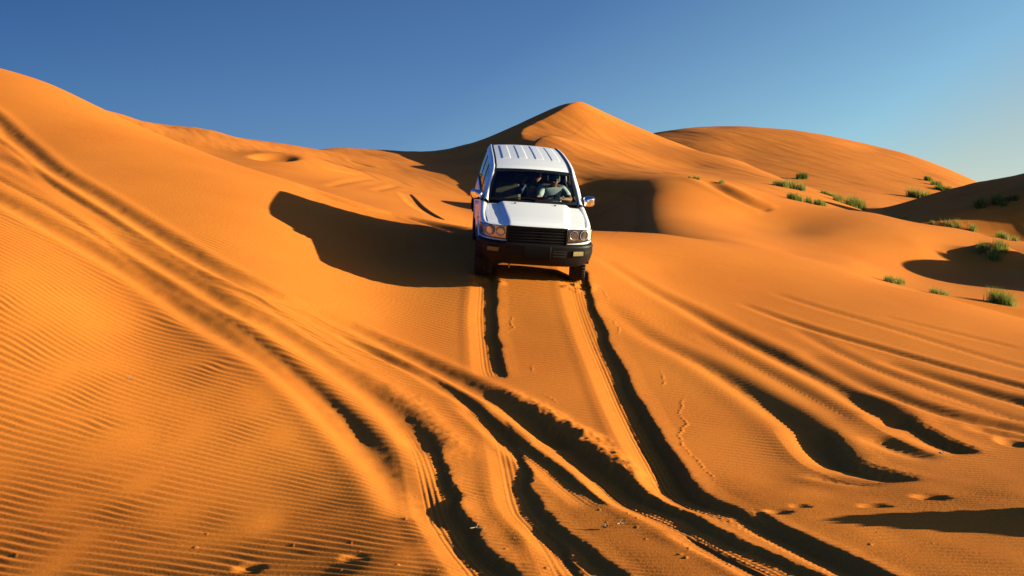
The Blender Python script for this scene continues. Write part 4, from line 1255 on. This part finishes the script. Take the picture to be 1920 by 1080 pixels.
for i, q in enumerate([
    (1507, 335, 22, 15, "small round dark green bush alone on the lit slope of the far dune", G_DARK, 2.2, .55),
    (1480, 353, 58, 23, "row of upright grass tufts just below the small round bush", G_DRY, 1.3, .22),
    (1512, 380, 78, 20, "long strip of short grass along the dune crest in front of the largest grass bank", G_GREEN, 1.2, .35),
    (1555, 368, 34, 14, "small grass patch at the upper left end of the largest grass bank", G_GREEN, 1.4, .4),
    (1592, 386, 62, 26, "largest bank of thick grass in the middle of the far hollow", G_GREEN, 2.0, .4),
    (1745, 339, 22, 11, "low bright shrub high on the far dune near its right end", G_GREEN, 1.6, .5),
    (1757, 348, 13, 12, "tiny upright shrub below the low bright shrub high on the far dune", G_GREEN, 1.6, .4),
    (1722, 372, 50, 24, "half sunlit bushy clump at the edge of the shaded right dune", G_DRY, 2.0, .45),
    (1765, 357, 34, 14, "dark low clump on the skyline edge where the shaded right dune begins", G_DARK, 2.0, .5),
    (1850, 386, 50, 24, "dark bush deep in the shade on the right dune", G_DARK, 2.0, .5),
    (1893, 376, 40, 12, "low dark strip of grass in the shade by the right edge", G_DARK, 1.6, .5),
    (1692, 412, 26, 14, "thin sparse tuft on the sunlit crest, leftmost before the shaded dune", G_DRY, .6, .25),
    (1752, 422, 12, 17, "single slim tuft on the crest against the shaded dune", G_GREEN, .8, .22),
    (1788, 427, 28, 19, "sparse twin tufts on the crest between the slim tuft and a tall one", G_DRY, .6, .25),
    (1822, 432, 20, 26, "tall narrow tuft on the crest against the shaded dune", G_GREEN, 1.0, .22),
    (1874, 446, 30, 19, "dry yellowish tuft on the crest left of the rightmost one", G_DRY, 1.0, .3),
    (1902, 452, 18, 22, "rightmost dry tuft on the crest by the picture edge", G_DRY, 1.0, .3),
    (1862, 474, 58, 28, "bright green bush on the mound above the shaded pool of sand", G_GREEN, 2.6, .5),
    (1682, 533, 46, 20, "low straggly clump on the near dune edge, first of the three in the hollow", G_DRY, 1.4, .45),
    (1760, 552, 32, 25, "small pale green clump between the straggly one and the big round bush", G_DRY, 1.8, .4),
    (1870, 568, 54, 38, "big round green bush at the lower right of the hollow", G_GREEN, 3.0, .42),
    (1305, 335, 38, 8, "thin line of short grass on the crest of the middle dune", G_DRY, 1.0, .3),
    (1358, 345, 16, 10, "short sprig of grass further down the crest of the middle dune", G_GREEN, .8, .3)]):
    clump(*q[:4], q[4], q[5], q[6], q[7], seed=i + 3)

# ------------------------------------------------------------------ dry twigs lying on the sand
M_TWIG = principled("bleached_twig", (.34, .25, .14), .8)
def twig(px, py, L, ang, label, rad=.0045):
    x, y = unproject(px, py)
    m_ = MB(); rnd = random.Random(int(px))
    pts = []
    for t in np.linspace(-.5, .5, 6):
        qx, qy = L * t * math.cos(ang) + rnd.gauss(0, .01), L * t * math.sin(ang) + rnd.gauss(0, .01)
        pts.append((qx, qy, 0))
    zz = ground(np.array([x + p[0] for p in pts]), np.array([y + p[1] for p in pts])); z0 = ground1(x, y)
    pts = [(p[0], p[1], float(z) - z0 + .012 + .012 * (k == 5)) for k, (p, z) in enumerate(zip(pts, zz))]
    m_.tube(pts, [rad * .6, rad, rad * 1.1, rad, rad * .8, rad * .5], 6)
    m_.tube([pts[2], tuple(np.array(pts[2]) + np.array((L * .14, L * .16, .03)))], [rad * .7, rad * .3], 5)
    o = m_.build("dry_twig", M_TWIG)
    o.location = (x, y, z0 + .012); o["label"], o["category"], o["group"] = label, "twig", "dry twigs on the sand"
twig(895, 996, .11, .25, "short pale twig between the two left ruts at the bottom")
twig(1164, 987, .10, .3, "pale bent twig on rippled sand below the crossing of the tracks")
twig(1134, 994, .035, .6, "tiny pale stub beside the bent twig on rippled sand", .008)
twig(243, 715, .05, .4, "tiny pale twig alone on the rippled left slope", .006)
twig(1764, 853, .04, .2, "tiny pale twig at the foot of the dark groove on the right", .007)
